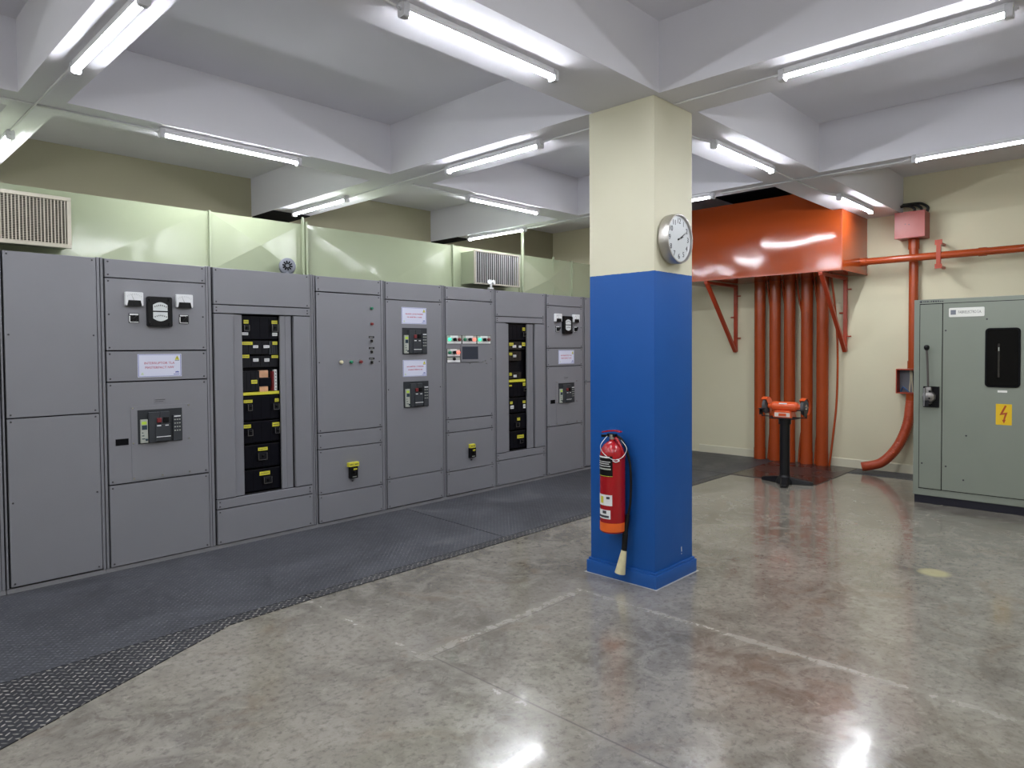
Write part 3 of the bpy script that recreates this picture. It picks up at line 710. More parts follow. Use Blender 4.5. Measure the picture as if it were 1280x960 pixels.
BAYB = [('y',6.005,6.048,1.823,1.861),('y',5.775,5.843,1.645,1.678),('y',5.995,6.048,1.64,1.683),('w',5.835,5.89,1.622,1.65),('w',5.939,5.981,1.621,1.645),('y',5.774,5.821,1.532,1.561),('w',5.841,5.889,1.508,1.536),('y',5.771,5.812,1.293,1.326),('w',5.845,5.893,1.272,1.3),('y',6.005,6.048,1.164,1.203),('y',5.769,5.81,1.166,1.185),('y',5.781,5.822,0.958,0.987),('w',5.787,5.841,0.901,0.939),('y',6.0,6.048,0.957,0.986),('w',6.01,6.047,0.895,0.942),('y',5.902,5.95,0.755,0.788),('y',5.9,6.012,0.542,0.581),('t',6.0,6.047,1.75,1.808),('t',6.0,6.047,1.097,1.145),('t',5.86,5.929,0.677,0.734),('t',5.927,5.99,0.479,0.527)]
MODB = [('module_black',5.765,6.048,1.712,1.893),('module_brown',5.765,5.98,1.598,1.692),('module_black',5.99,6.048,1.597,1.693),('module_brown',5.765,5.98,1.466,1.579),('module_brown',5.765,5.98,1.257,1.333),('module_black',5.765,6.048,1.045,1.198),('module_black',5.765,6.048,0.855,1.026),('module_black',5.765,6.048,0.653,0.835),('module_black',5.765,6.048,0.432,0.634)]
def bay_unit(x0, x1, label, lp, fl, op, fr, rp, zz, items, mods, post):
    """cabinet with a full-height opening showing feeder breakers"""
    r = unit(x0, x1, label)
    px0, px1 = lp[0], rp[1]; zo0, zo1 = zz
    m = MB().use('grey_frame').box(x0+.001, x1-.001, 5.68, 6.85, 0.035, 2.278).use('carcass_gap_shade').box(x0+.001, fl[0]+.03, 5.54, 5.68, 0.035, 2.278).box(fr[1]-.03, x1-.001, 5.54, 5.68, 0.035, 2.278).box(fl[0]+.03, fr[1]-.03, 5.54, 5.68, 0.035, zo0-0.004).box(fl[0]+.03, fr[1]-.03, 5.54, 5.68, zo1+0.004, 2.278)
    m.build('carcass', r)
    MB().use('grey_plinth').box(x0, x1, 5.518, 6.83, 0.0, 0.034).build('plinth', r)
    posts(r, *post)
    panel(r, px0, px1, 1.982, 2.275); panel(r, px0, px1, 1.911, 1.976)
    panel(r, lp[0], lp[1], zo0, 1.905, sc=False, name='side_panel'); panel(r, rp[0], rp[1], zo0, 1.905, sc=False, name='side_panel')
    panel(r, px0, px1, 0.326, zo0-0.006); panel(r, px0, px1, 0.040, 0.320)
    MB().use('grey_paint').box(fl[0], fl[1], 5.525, 5.545, zo0, zo1, bev=0.003).build('flange', r)
    MB().use('grey_paint').box(fr[0], fr[1], 5.525, 5.545, zo0, zo1, bev=0.003).box(fr[0]+(fr[1]-fr[0])*0.45, fr[0]+(fr[1]-fr[0])*0.45+0.006, 5.522, 5.53, zo0, zo1).build('flange', r)
    MB().use('interior_black').box(fl[0]+.031, fr[1]-.031, 5.60, 5.679, zo0, zo1).build('mounting_plate', r)
    for mt, a, b, c, d in mods:
        q = MB().use(mt).box(a, b, 5.556, 5.60, c, d, bev=0.003)
        w = b-a
        for k in range(1, 4): q.use('black_matte').box(a+w*k/4, a+w*k/4+0.003, 5.5552, 5.557, c+0.01, d-0.01)
        q.use('module_grey').box(a, b, 5.553, 5.60, d-0.006, d)
        q.build('breaker_module', r)
    for k, a, b, c, d in items:
        if k == 't':
            t = MB().use('module_grey').box(a, b, 5.535, 5.556, c, d, bev=0.002).build('breaker_toggle', r)
            MB().use('steel').box(a+0.004, a+0.007, 5.533, 5.536, c+.004, d-.004).box(b-0.007, b-0.004, 5.533, 5.536, c+.004, d-.004).box(a+.004, b-.004, 5.533, 5.536, c+.004, c+.007).build('toggle_frame', t)
            MB().use('black_plastic').box((a+b)/2-0.008, (a+b)/2+0.008, 5.515, 5.54, (c+d)/2-0.006, (c+d)/2+0.012, bev=0.002).build('toggle_lever', t)
        else:
            t = MB().use('label_yellow' if k == 'y' else 'label_white').box(a, b, 5.550, 5.557, c, d).build('name_label', r, label='yellow name label' if k == 'y' else 'white name label')
            q = MB().use('ink_dark'); n = 5
            for i in range(n): q.box(a+(b-a)*(0.1+0.8*i/n), a+(b-a)*(0.1+0.8*(i+0.65)/n), 5.5492, 5.5505, c+(d-c)*0.4, c+(d-c)*0.6)
            q.build('lettering', t)
    return r

def switchgear():
    # unit at the left border
    r = unit(0.10, 0.925, 'sliver of plain grey cabinet cut off at the left edge of the photo')
    carcass(r, 0.10, 0.925); posts(r, (0.886, 0.922)); panel(r, 0.13, 0.882, 1.17, 2.275); panel(r, 0.13, 0.882, 0.1, 1.164)
    # plain two-door unit
    r = unit(0.93, 1.517, 'plain grey cabinet with two blank covers under the slatted grille')
    carcass(r, 0.93, 1.517); posts(r, (0.931, 0.942), (1.497, 1.516)); panel(r, 0.952, 1.491, 1.170, 2.275, mid=True); panel(r, 0.952, 1.491, 0.046, 1.164, mid=True)
    metering_unit(1.519, 2.307, 1.547, 2.257, 0.0, 'grey cabinet with three meters and one breaker, between the blank cabinet and the open bay', (2.262, 2.305))
    MB()
    rA = bay_unit(2.309, 3.207, 'wide grey cabinet with black open breaker bay, left of the two such bays', (2.320, 2.476), (2.478, 2.558), (2.558, 2.893), (2.893, 2.997), (3.012, 3.168), (0.407, 1.905), BAYA, MODA, [(3.172, 3.205)])
    # the pulled-out feeder of bay A: copper bars, red and white terminal strips, yellow ledge
    MB().use('copper').box(2.724, 2.803, 5.57, 5.60, 1.376, 1.437, bev=0.003).build('copper_busbar', rA, label='bare copper bar')
    MB().use('copper').box(2.723, 2.801, 5.57, 5.60, 1.256, 1.300, bev=0.003).build('copper_busbar', rA, label='bare copper bar')
    MB().use('module_black').box(2.724, 2.824, 5.562, 5.60, 1.302, 1.374, bev=0.003).build('feeder_block', rA)
    MB().use('button_red').box(2.836, 2.850, 5.56, 5.60, 1.262, 1.428).build('terminal_strip', rA, label='red terminal strip')
    m = MB().use('label_white').box(2.855, 2.877, 5.56, 5.60, 1.262, 1.442)
    m.use('ink_dark')
    for k in range(6): m.box(2.863, 2.870, 5.559, 5.562, 1.275+0.028*k, 1.285+0.028*k)
    m.build('terminal_strip', rA, label='white perforated terminal strip')
    MB().use('label_yellow').box(2.562, 2.89, 5.55, 5.60, 1.232, 1.256).build('ledge', rA, label='yellow insulating ledge')
    # button cabinet
    r = unit(3.209, 3.967, 'grey cabinet with a row of push buttons and three selectors, no notice')
    carcass(r, 3.209, 3.967); posts(r, (3.212, 3.224), (3.938, 3.966))
    for z0, z1 in ((2.136, 2.275), (0.859, 2.129), (0.708, 0.853), (0.298, 0.702), (0.040, 0.292)): panel(r, 3.236, 3.930, z0, z1, mid=(z1-z0 > 1))
    round_button(r, 3.818, 2.003, 'button_green', 'green indicator lamp', 'indicator_lamp', 0.017); round_button(r, 3.820, 1.854, 'button_red', 'red indicator lamp', 'indicator_lamp', 0.017)
    for z in (1.728, 1.623, 1.523):
        MB().use('black_plastic').box(3.790, 3.850, YP-0.003, YP, z-0.009, z+0.009).use('breaker_grey').box(3.797, 3.835, YP-0.0036, YP-0.002, z-0.002, z+0.002).build('name_plate', r)
        b = MB().use('chrome').cyl((3.815, YP, z-0.036), (3.815, YP-0.012, z-0.036), 0.017, seg=18).build('key_selector', r, smooth=40)
        MB().use('black_plastic').box(3.808, 3.820, YP-0.026, YP-0.01, z-0.05, z-0.024, bev=0.002).build('knob', b)
    round_button(r, 3.477, 1.495, 'button_cream', 'cream push button', rad=0.021); round_button(r, 3.584, 1.494, 'button_green', 'green push button', rad=0.021); round_button(r, 3.689, 1.494, 'button_red', 'red push button', rad=0.021)
    toggle_breaker(r, 3.530, 3.639, 0.518, 0.556, 3.545, 3.627, 0.407, 0.517)
    # two-breaker cabinet
    r = unit(3.969, 4.737, 'grey cabinet with two black breakers and two white notices, one pair above the other')
    carcass(r, 3.969, 4.737); posts(r, (3.972, 3.983), (4.705, 4.736))
    for z0, z1 in ((2.102, 2.275), (0.333, 2.095), (0.044, 0.327)): panel(r, 3.990, 4.698, z0, z1, mid=(z1-z0 > 1))
    notice(r, 4.179, 4.496, 1.865, 2.031, ['', '']); notice(r, 4.189, 4.492, 1.333, 1.502, ['', ''])
    breaker(r, 4.186, 4.498, 1.560, 1.825); breaker(r, 4.194, 4.512, 1.023, 1.284)
    # control cabinet with screen
    r = unit(4.739, 5.487, 'grey cabinet with a small dark screen and rows of red and green indicator lamps')
    carcass(r, 4.739, 5.487); posts(r, (4.742, 4.752), (5.457, 5.486))
    for z0, z1 in ((2.139, 2.275), (0.859, 2.132), (0.719, 0.852), (0.300, 0.713), (0.044, 0.294)): panel(r, 4.760, 5.450, z0, z1, mid=(z1-z0 > 1))
    y = YP
    MB().use('grey_frame').box(4.963, 5.231, y-0.012, y, 1.467, 1.654, bev=0.003).build('control_screen', r)
    MB().use('screen').box(4.980, 5.214, y-0.0135, y-0.011, 1.497, 1.635).build('screen_glass', r)
    def group(x0, x1, z0, z1, cols, lit):
        g = MB().use('black_plastic').box(x0, x1, y-0.004, y, z0, z1).use('label_white').box(x0+0.006, x1-0.006, y-0.005, y-0.003, z0+0.004, z0+(z1-z0)*0.30).box(x0+(x1-x0)*0.25, x1-(x1-x0)*0.25, y-0.005, y-0.003, z0+(z1-z0)*0.70, z1-0.004).use('breaker_grey').box(x0+0.004, x1-0.004, y-0.0045, y-0.003, z0+(z1-z0)*0.30, z1-0.003)
        g = g.build('indicator_plate', r)
        zc = z0+(z1-z0)*0.52
        for k, cm in enumerate(cols):
            x = x0+(x1-x0)*(0.18+0.32*k)
            if cm == 'sel':
                MB().use('black_plastic').cyl((x, y-0.004, zc), (x, y-0.018, zc), 0.017, seg=16).prism([(x-0.020, zc-0.018), (x+0.020, zc-0.018), (x+0.008, zc+0.018)], 1, y-0.03, y-0.015).build('selector_knob', g)
            else:
                MB().use(cm).lathe([(0.019, 0), (0.019, 0.014), (0.014, 0.022), (0.001, 0.024)], (x, y-0.004, zc), (0, -1, 0), 16).build('indicator_lamp', g, smooth=50)
    group(4.764, 4.980, 1.663, 1.757, ('lamp_green', 'sel', 'button_red'), 0)
    group(4.984, 5.202, 1.663, 1.757, ('button_green', 'sel', 'lamp_red'), 0)
    group(5.206, 5.424, 1.663, 1.757, ('lamp_green', 'sel', 'button_red'), 0)
    group(4.768, 4.958, 1.528, 1.613, ('button_green', 'sel', 'lamp_red'), 0)
    g = MB().use('black_plastic').box(4.768, 4.958, y-0.004, y, 1.462, 1.524).use('label_white').box(4.773, 4.953, y-0.005, y-0.003, 1.466, 1.494).use('breaker_grey').box(4.773, 4.953, y-0.005, y-0.003, 1.496, 1.520).build('indicator_plate', r)
    MB().use('black_plastic').cyl((4.862, y-0.004, 1.503), (4.862, y-0.025, 1.503), 0.015, seg=16).build('selector_knob', g)
    m = MB().use('chrome')
    for px, pz in ((5.10, 1.452), (5.335, 1.475), (5.35, 1.445), (5.30, 1.468)): m.cyl((px, y, pz), (px, y-0.004, pz), 0.006, seg=10)
    m.build('plugged_holes', r)
    toggle_breaker(r, 5.071, 5.140, 0.526, 0.566, 5.066, 5.151, 0.419, 0.525)
    bay_unit(5.489, 6.384, 'narrow-looking grey cabinet with black open breaker bay, right of the two such bays', (5.510, 5.673), (5.675, 5.733), (5.733, 6.053), (6.053, 6.160), (6.178, 6.345), (0.410, 1.900), BAYB, MODB, [(5.492, 5.503), (6.350, 6.383)])
    metering_unit(6.386, 7.146, 6.397, 7.098, 4.863, 'grey cabinet with three meters and one breaker, last full cabinet before the pillar', (7.106, 7.144))
    r = unit(7.148, 7.95, 'sliver of plain grey cabinet peeking out beside the pillar')
    carcass(r, 7.148, 7.95); posts(r, (7.92, 7.949)); panel(r, 7.158, 7.915, 1.166, 2.275); panel(r, 7.158, 7.915, 0.046, 1.160)
switchgear()
# yellow ledge of the second bay belongs to it
for o in [o for o in COL.objects if o.get('label', '').startswith('narrow-looking grey cabinet')]:
    MB().use('label_yellow').box(5.765, 6.046, 5.55, 5.60, 1.214, 1.244).build('ledge', o, label='yellow insulating ledge')

# ------------------------------------------------------------------ green duct on the cabinets
def duct():
    y, zt, zb = 5.80, 2.772, 2.285
    r = thing('air_duct', 'pale green sheet metal duct lying along the top of the grey cabinets', 'duct', (3.2, 6.3, zb))
    MB().use('duct_green').box(-1.4, 8.6, y+0.02, 6.75, zb, zt-0.004).build('duct_body', r)
    edges = [(-1.4, 0.62), (0.62, 2.42), (2.42, 3.285), (3.285, 5.12), (5.12, 6.22), (6.22, 7.25), (7.25, 8.6)]
    for x0, x1 in edges:
        xc = (x0+x1)/2; a, b = x0+0.006, x1-0.006; h = 0.55*(x1-x0)/2
        zc = zt-h if (x1-x0) < 1.0 else max(zb+0.004, zt-h)
        d = 0.032
        if zc > zb+0.05:
            vs = [(a, y, zt), (b, y, zt), (b, y, zb), (a, y, zb), (xc, y-d, zc)]
            fs = [(0, 1, 4), (1, 2, 4), (2, 3, 4), (3, 0, 4)]
        else:
            vs = [(a, y, zt), (b, y, zt), (b, y, zb), (a, y, zb), (xc, y-d, zb)]
            fs = [(0, 1, 4), (1, 2, 4), (3, 0, 4)]
        n = len(vs); vs2 = vs+[(a, y+0.022, zt), (b, y+0.022, zt), (b, y+0.022, zb), (a, y+0.022, zb)]
        fs2 = fs+[(0, n, n+1, 1), (1, n+1, n+2, 2), (3, n+3, n, 0)]
        MB().use('duct_green').faces(vs2, fs2).build('duct_panel', r)
    for x in (0.62, 2.42, 5.12, 7.25):
        MB().use('duct_green').box(x-0.008, x+0.008, y-0.024, y+0.03, zb, zt+0.008).build('standing_seam', r)
    MB().use('duct_green').box(3.245, 3.262, 5.742, 5.76, zb, 2.826).build('corner_angle', r)
    MB().use('duct_green').box(3.283, 3.300, 5.742, 5.80, zb, 2.79).build('corner_angle', r)
    MB().use('duct_green').cyl((6.229, 5.75, zb), (6.229, 5.75, 3.05), 0.020, seg=12).build('hanger_post', r)
    MB().use('duct_green').box(6.86, 6.872, y-0.02, y, zb, zt+0.03).build('corner_angle', r)
    def grille(x0, x1, zb0, zt0, yf, slats, mt, cross):
        g = MB().use('duct_green').box(x0+0.010, x1-0.010, yf+0.075, y+0.02, zb0+0.01, zt0-0.01).box(x0+0.010, x0+0.018, yf+0.012, yf+0.075, zb0+0.01, zt0-0.01).box(x1-0.018, x1-0.010, yf+0.012, yf+0.075, zb0+0.01, zt0-0.01).box(x0+0.018, x1-0.018, yf+0.012, yf+0.075, zt0-0.018, zt0-0.01).box(x0+0.018, x1-0.018, yf+0.012, yf+0.075, zb0+0.01, zb0+0.018).build('grille_box', r)
        f = 0.026 if cross else 0.016
        MB().use('grille_metal').box(x0, x1, yf, yf+0.02, zt0-f, zt0, bev=0.002).box(x0, x1, yf, yf+0.02, zb0, zb0+f, bev=0.002).box(x0, x0+f, yf, yf+0.02, zb0+f, zt0-f, bev=0.002).box(x1-f, x1, yf, yf+0.02, zb0+f, zt0-f, bev=0.002).build('grille_frame', g)
        MB().use('black_matte').box(x0+f, x1-f, yf+0.070, yf+0.0745, zb0+0.018, zt0-0.018).build('grille_back', g)
        m = MB().use(mt); w = (x1-x0-2*f)/slats
        for k in range(slats):
            x = x0+f+w*(k+0.5)
            t = w*(0.20 if cross else 0.26)*random.uniform(0.75, 1.2)
            m.prism([(x-t, yf+0.004), (x+t*0.6, yf+0.002), (x+t, yf+0.008), (x-t*0.2, yf+0.014)], 2, zb0+f, zt0-f)
        if cross:
            for k in range(26):
                z = zb0+f+(zt0-zb0-2*f)*(k+0.5)/26
                m.box(x0+f, x1-f, yf+0.018, yf+0.022, z-0.0018, z+0.0018)
        m.build('slats', g)
    grille(0.62, 1.368, 2.335, 2.690, 5.585, 34, 'grille_metal', True)
    grille(5.235, 5.965, 2.335, 2.712, 5.555, 21, 'grille_steel', False)
duct()

def gadgets():
    # vented siren on the cabinets
    c = Vector((3.035, 5.64, 2.355)); d = Vector((-0.42, -0.88, 0.05)).normalized()
    r = thing('siren', 'round grey vented siren on top of the left breaker-bay cabinet', 'siren', (3.04, 5.64, 2.281))
    MB().use('siren_grey').lathe([(0.060, -0.12), (0.070, -0.08), (0.072, 0.0), (0.068, 0.012), (0.054, 0.018), (0.001, 0.018)], c, d, 32).build('siren_body', r, smooth=40)
    q = Vector((0, 0, 1)).rotation_difference(d)
    m = MB().use('black_matte')
    for k in range(10):
        a = 2*PI*k/10
        e0 = c+d*0.0185+q @ Vector((0.016*math.cos(a), 0.016*math.sin(a), 0)); e1 = c+d*0.0185+q @ Vector((0.043*math.cos(a), 0.043*math.sin(a), 0))
        m.cyl(e0, e1, 0.0062, seg=8)
    m.build('sound_slots', r)
    MB().use('siren_grey').box(3.015, 3.075, 5.62, 5.70, 2.282, 2.30, bev=0.003).build('foot', r)
    # little white twin fitting
    r = thing('twin_lamp', 'tiny white twin-headed fitting on the cabinet edge below the louvre box', 'lamp', (5.445, 5.535, 2.281))
    MB().use('label_white').box(5.415, 5.485, 5.508, 5.533, 2.283, 2.30, bev=0.003).box(5.44, 5.46, 5.512, 5.527, 2.30, 2.345, bev=0.002).build('stand', r)
    for s in (-1, 1):
        MB().use('label_white').lathe([(0.012, -0.03), (0.022, -0.01), (0.028, 0.012), (0.026, 0.016), (0.001, 0.012)], (5.45+s*0.030, 5.515, 2.36), (s*0.35, -0.9, 0.1), 18).build('lamp_head', r, smooth=40)
gadgets()

# ------------------------------------------------------------------ rubber mats
def mats():
    def mt(poly, m, label, t=0.006):
        o = MB().use(m).prism(poly, 2, 0.0, t).build('rubber_mat'); tag(o, label, 'mat', 'dark rubber mats on the floor'); return o
    mt([(-2.4, 4.05), (4.125, 4.05), (4.20, 5.512), (-2.4, 5.512)], 'mat_main', 'wide dark rubber mat running along the nearer half of the grey cabinets')
    mt([(4.137, 4.05), (8.12, 4.05), (8.12, 5.512), (4.212, 5.512)], 'mat_main', 'dark rubber mat along the far cabinets, passing behind the pillar')
    mt([(-2.4, 2.05), (0.55, 3.385), (1.72, 3.935), (2.26, 3.955), (2.26, 4.044), (-2.4, 4.044)], 'mat_strip', 'studded black rubber mat with slanted edge at the bottom left corner', 0.005)
    mt([(2.27, 3.955), (8.12, 3.955), (8.12, 4.044), (2.27, 4.044)], 'mat_strip', 'thin strip of studded rubber bordering the long mat toward the pillar', 0.005)
    mt([(8.13, 3.96), (9.60, 3.96), (9.60, 5.512), (8.13, 5.512)], 'mat_main', 'square of dark rubber mat in the far corner left of the orange pipes')
    mt([(8.135, 2.90), (9.60, 2.90), (9.60, 3.952), (8.135, 3.952)], 'mat_red_reflection', 'shiny dark rubber mat with a painted red reflection at the foot of the orange pipes, behind the grinder')
    mt([(9.20, -2.0), (9.60, -2.0), (9.60, 2.892), (9.20, 2.892)], 'mat_main', 'narrow rubber mat along the cream wall where the orange hose ends')
mats()

# ------------------------------------------------------------------ orange installation on the right wall
def orange():
    r = thing('orange_cable_box', 'big glossy orange sheet metal box high on the cream wall', 'cable box', (9.2, 3.9, 2.535))
    x0, x1 = 8.70, 9.648
    MB().use('orange_sheet').prism([(2.815, 2.535), (5.12, 2.535), (5.12, 3.52), (2.945, 3.52), (2.945, 3.255), (2.815, 3.255)], 0, x0, x1).build('box_shell', r)
    MB().use('orange_paint').box(x0-0.004, x0+0.006, 2.811, 2.829, 2.535, 3.253).build('corner_seam', r)
    MB().use('orange_paint').box(x0-0.004, x0+0.02, 2.82, 5.12, 2.525, 2.545).box(x0, x1, 2.811, 2.822, 2.525, 2.548).build('bottom_lip', r)
    for lb, yb, in (('orange triangular bracket under the left half of the orange box, left of the pipes', 4.60), ('orange triangular bracket under the right end of the orange box', 3.07)):
        b = thing('wall_bracket', lb, 'bracket', (9.62, yb, 1.54), 'brackets carrying the orange box')
        MB().use('red_orange').box(9.60, 9.648, yb-0.022, yb+0.022, 1.54, 2.52).build('upright', b, bevel=0.002)
        MB().use('red_orange').box(8.70, 9.60, yb-0.022, yb+0.022, 2.485, 2.523).build('arm', b, bevel=0.002)
        s = MB().use('red_orange')
        p0, p1 = Vector((8.712, yb, 2.52)), Vector((9.60, yb, 1.545)); d = (p1-p0).normalized(); n = Vector((-d.z, 0, d.x))*0.022
        s.prism([((p0+n).x, (p0+n).z), ((p1+n).x, (p1+n).z), ((p1-n).x, (p1-n).z), ((p0-n).x, (p0-n).z)], 1, yb-0.028, yb+0.02)
        s.build('diagonal_brace', b, bevel=0.002)
        m = MB().use('red_orange')
        for z, sd in ((2.36, -1), (2.05, 1), (1.74, -1)): m.cyl((9.62, yb+sd*0.02, z), (9.62, yb+sd*0.075, z), 0.009, seg=10)
        m.build('anchor_studs', b)
    names = ('leftmost', 'second from left', 'middle', 'second from right', 'rightmost')
    ys = (4.20, 3.982, 3.776, 3.541, 3.335)
    for nm, yc in zip(names, ys):
        p = thing('orange_pipe', 'thick vertical orange pipe between box and floor, %s of the five' % nm, 'pipe', (9.55, yc, 0), 'five thick orange pipes')
        MB().use('orange_paint').cyl((9.55, yc, 0.006), (9.55, yc, 2.534), 0.076, seg=36).build('pipe', p, smooth=40)
        MB().use('orange_paint').cyl((9.55, yc, 0.007), (9.55, yc, 0.165), 0.080, seg=36).build('socket', p, smooth=40)
    tops = ((4.096, 4.028, 4.084), (3.886, 3.823, 3.877), (3.678, 3.588, 3.652), (3.445, 3.382, 3.438), (3.19, 3.142, 3.262))
    lbs = ('thin slanted orange conduit in the first gap from the left between the thick pipes', 'thin slanted orange conduit in the second gap between the thick pipes, behind the grinder', 'thin slanted orange conduit in the third gap between the thick pipes', 'thin slanted orange conduit in the fourth gap between the thick pipes', 'thin bowed orange conduit right of all five thick pipes')
    for k, ((a, b, c), lb) in enumerate(zip(tops, lbs)):
        pts = [(9.55, a, 2.532), (9.59, a-0.02, 2.25), (9.634, b, 1.75), (9.634, b, 0.75), (9.60, c-0.012, 0.35), (9.57, c, 0.008)]
        if k == 4: pts = [(9.47, 3.20, 2.532), (9.52, 3.165, 2.1), (9.55, 3.142, 1.55), (9.55, 3.15, 0.9), (9.55, 3.19, 0.45), (9.54, 3.236, 0.008)]
        tag(MB().use('orange_paint').tube(pts, 0.014, seg=12).build('thin_conduit', smooth=60), lb, 'conduit', 'thin orange conduits')
    # horizontal conduit
    h = thing('horizontal_conduit', 'long orange conduit running level from the orange box to the right edge', 'conduit', (9.40, 1.0, 2.676))
    MB().use('orange_paint').cyl((9.40, 2.814, 2.676), (9.40, -2.5, 2.676), 0.044, seg=28).build('pipe', h, smooth=40)
    MB().use('orange_paint').cyl((9.40, 2.814, 2.676), (9.40, 2.74, 2.676), 0.052, seg=28).build('coupling', h, smooth=40)
    MB().use('orange_paint').cyl((9.40, 1.56, 2.676), (9.40, 1.48, 2.676), 0.050, seg=28).build('coupling', h, smooth=40)
    MB().use('red_orange').box(9.355, 9.40, 1.93, 1.975, 2.56, 2.80, bev=0.002).box(9.36, 9.647, 1.935, 1.97, 2.81, 2.835).box(9.36, 9.647, 1.935, 1.97, 2.535, 2.56).box(9.36, 9.375, 1.915, 1.99, 2.80, 2.86).box(9.36, 9.375, 1.915, 1.99, 2.52, 2.575).build('clamp', h)
    # red box on top of the vertical conduit
    b = thing('junction_box', 'closed pinkish-red steel box under the ceiling beam end', 'junction box', (9.55, 2.27, 2.92))
    MB().use('pinkish_red').box(9.40, 9.648, 2.105, 2.425, 2.925, 3.235, bev=0.004).build('enclosure', b)
    MB().use('pinkish_red').box(9.385, 9.401, 2.10, 2.43, 2.92, 3.240, bev=0.003).build('lid', b)
    MB().use('ink_dark').cyl((9.386, 2.31, 3.09), (9.381, 2.31, 3.09), 0.006, seg=10).cyl((9.386, 2.27, 3.08), (9.381, 2.27, 3.08), 0.006, seg=10).build('drilled_holes', b)
    for k, (ya, lb) in enumerate(((2.15, 'black cable looping over the red steel box, outermost'), (2.21, 'black cable looping over the red steel box, middle one'), (2.27, 'black cable looping over the red steel box, innermost'))):
        o = MB().use('cable_black').tube([(9.61-0.05*k, ya-0.02, 3.242), (9.615-0.05*k, ya-0.03, 3.30-0.01*k), (9.62-0.05*k, ya+0.02, 3.345-0.012*k), (9.62-0.05*k, ya+0.08, 3.365-0.015*k), (9.62-0.05*k, 2.397, 3.37-0.02*k)], 0.016, seg=10).build('cable', smooth=60)
        tag(o, lb, 'cable', 'black cables over the red box')
    v = thing('vertical_conduit', 'vertical orange conduit from the red box down beside the green cabinet', 'conduit', (9.58, 2.262, 1.31))
    MB().use('orange_paint').cyl((9.58, 2.262, 1.325), (9.58, 2.262, 2.924), 0.052, seg=28).build('pipe', v, smooth=40)
    MB().use('orange_paint').cyl((9.58, 2.262, 2.80), (9.58, 2.262, 2.924), 0.062, seg=28).build('coupling', v, smooth=40)
    MB().use('orange_paint').cyl((9.58, 2.262, 1.325), (9.58, 2.262, 1.42), 0.060, seg=28).build('coupling', v, smooth=40)
    # open pull box
    q = thing('pull_box', 'open shallow orange box with wires inside at the green cabinet edge', 'junction box', (9.6, 2.27, 1.01))
    t = 0.012
    m = MB().use('red_orange').box(9.50, 9.648, 2.10, 2.10+t, 1.015, 1.32).box(9.50, 9.648, 2.432-t, 2.432, 1.015, 1.32).box(9.50, 9.648, 2.10+t, 2.432-t, 1.308, 1.32).box(9.50, 9.648, 2.10+t, 2.432-t, 1.015, 1.027)
    m.build('box_walls', q)
    MB().use('box_inside').box(9.63, 9.647, 2.112, 2.42, 1.027, 1.308).build('back_plate', q)
    MB().use('wire_cream').tube([(9.58, 2.29, 1.306), (9.57, 2.285, 1.2), (9.58, 2.30, 1.03)], 0.007).tube([(9.58, 2.27, 1.306), (9.56, 2.265, 1.18), (9.58, 2.26, 1.03)], 0.007).build('wires', q)
    MB().use('wire_blue').tube([(9.60, 2.40, 1.03), (9.58, 2.37, 1.09), (9.57, 2.33, 1.06), (9.58, 2.30, 1.03)], 0.008).build('wires', q, label='dark blue wires')
    MB().use('black_plastic').tube([(9.57, 2.245, 1.306), (9.55, 2.24, 1.2), (9.57, 2.235, 1.03)], 0.012).build('wires', q)
    # corrugated flexible hose sweeping to the floor
    pts = [(9.58, 2.275, 1.013), (9.57, 2.285, 0.85), (9.55, 2.305, 0.65), (9.52, 2.37, 0.43), (9.47, 2.46, 0.26), (9.42, 2.57, 0.14), (9.38, 2.70, 0.055), (9.36, 2.80, 0.062)]
    pts[-1] = (9.36, 2.78, 0.070); pts[-2] = (9.39, 2.68, 0.095)
    f = thing('flexible_hose', 'corrugated orange hose curving down to the floor beside the green cabinet', 'hose', (9.58, 2.3, 0.006))
    MB().use('orange_hose').tube(pts, 0.058, seg=20, smooth=26, rfun=lambda t: 1+0.035*math.sin(t*2*PI*52)).build('corrugated_tube', f, smooth=60)
    MB().use('orange_paint').cyl((9.58, 2.275, 0.93), (9.58, 2.275, 1.013), 0.064, seg=24).build('collar', f, smooth=40)
orange()

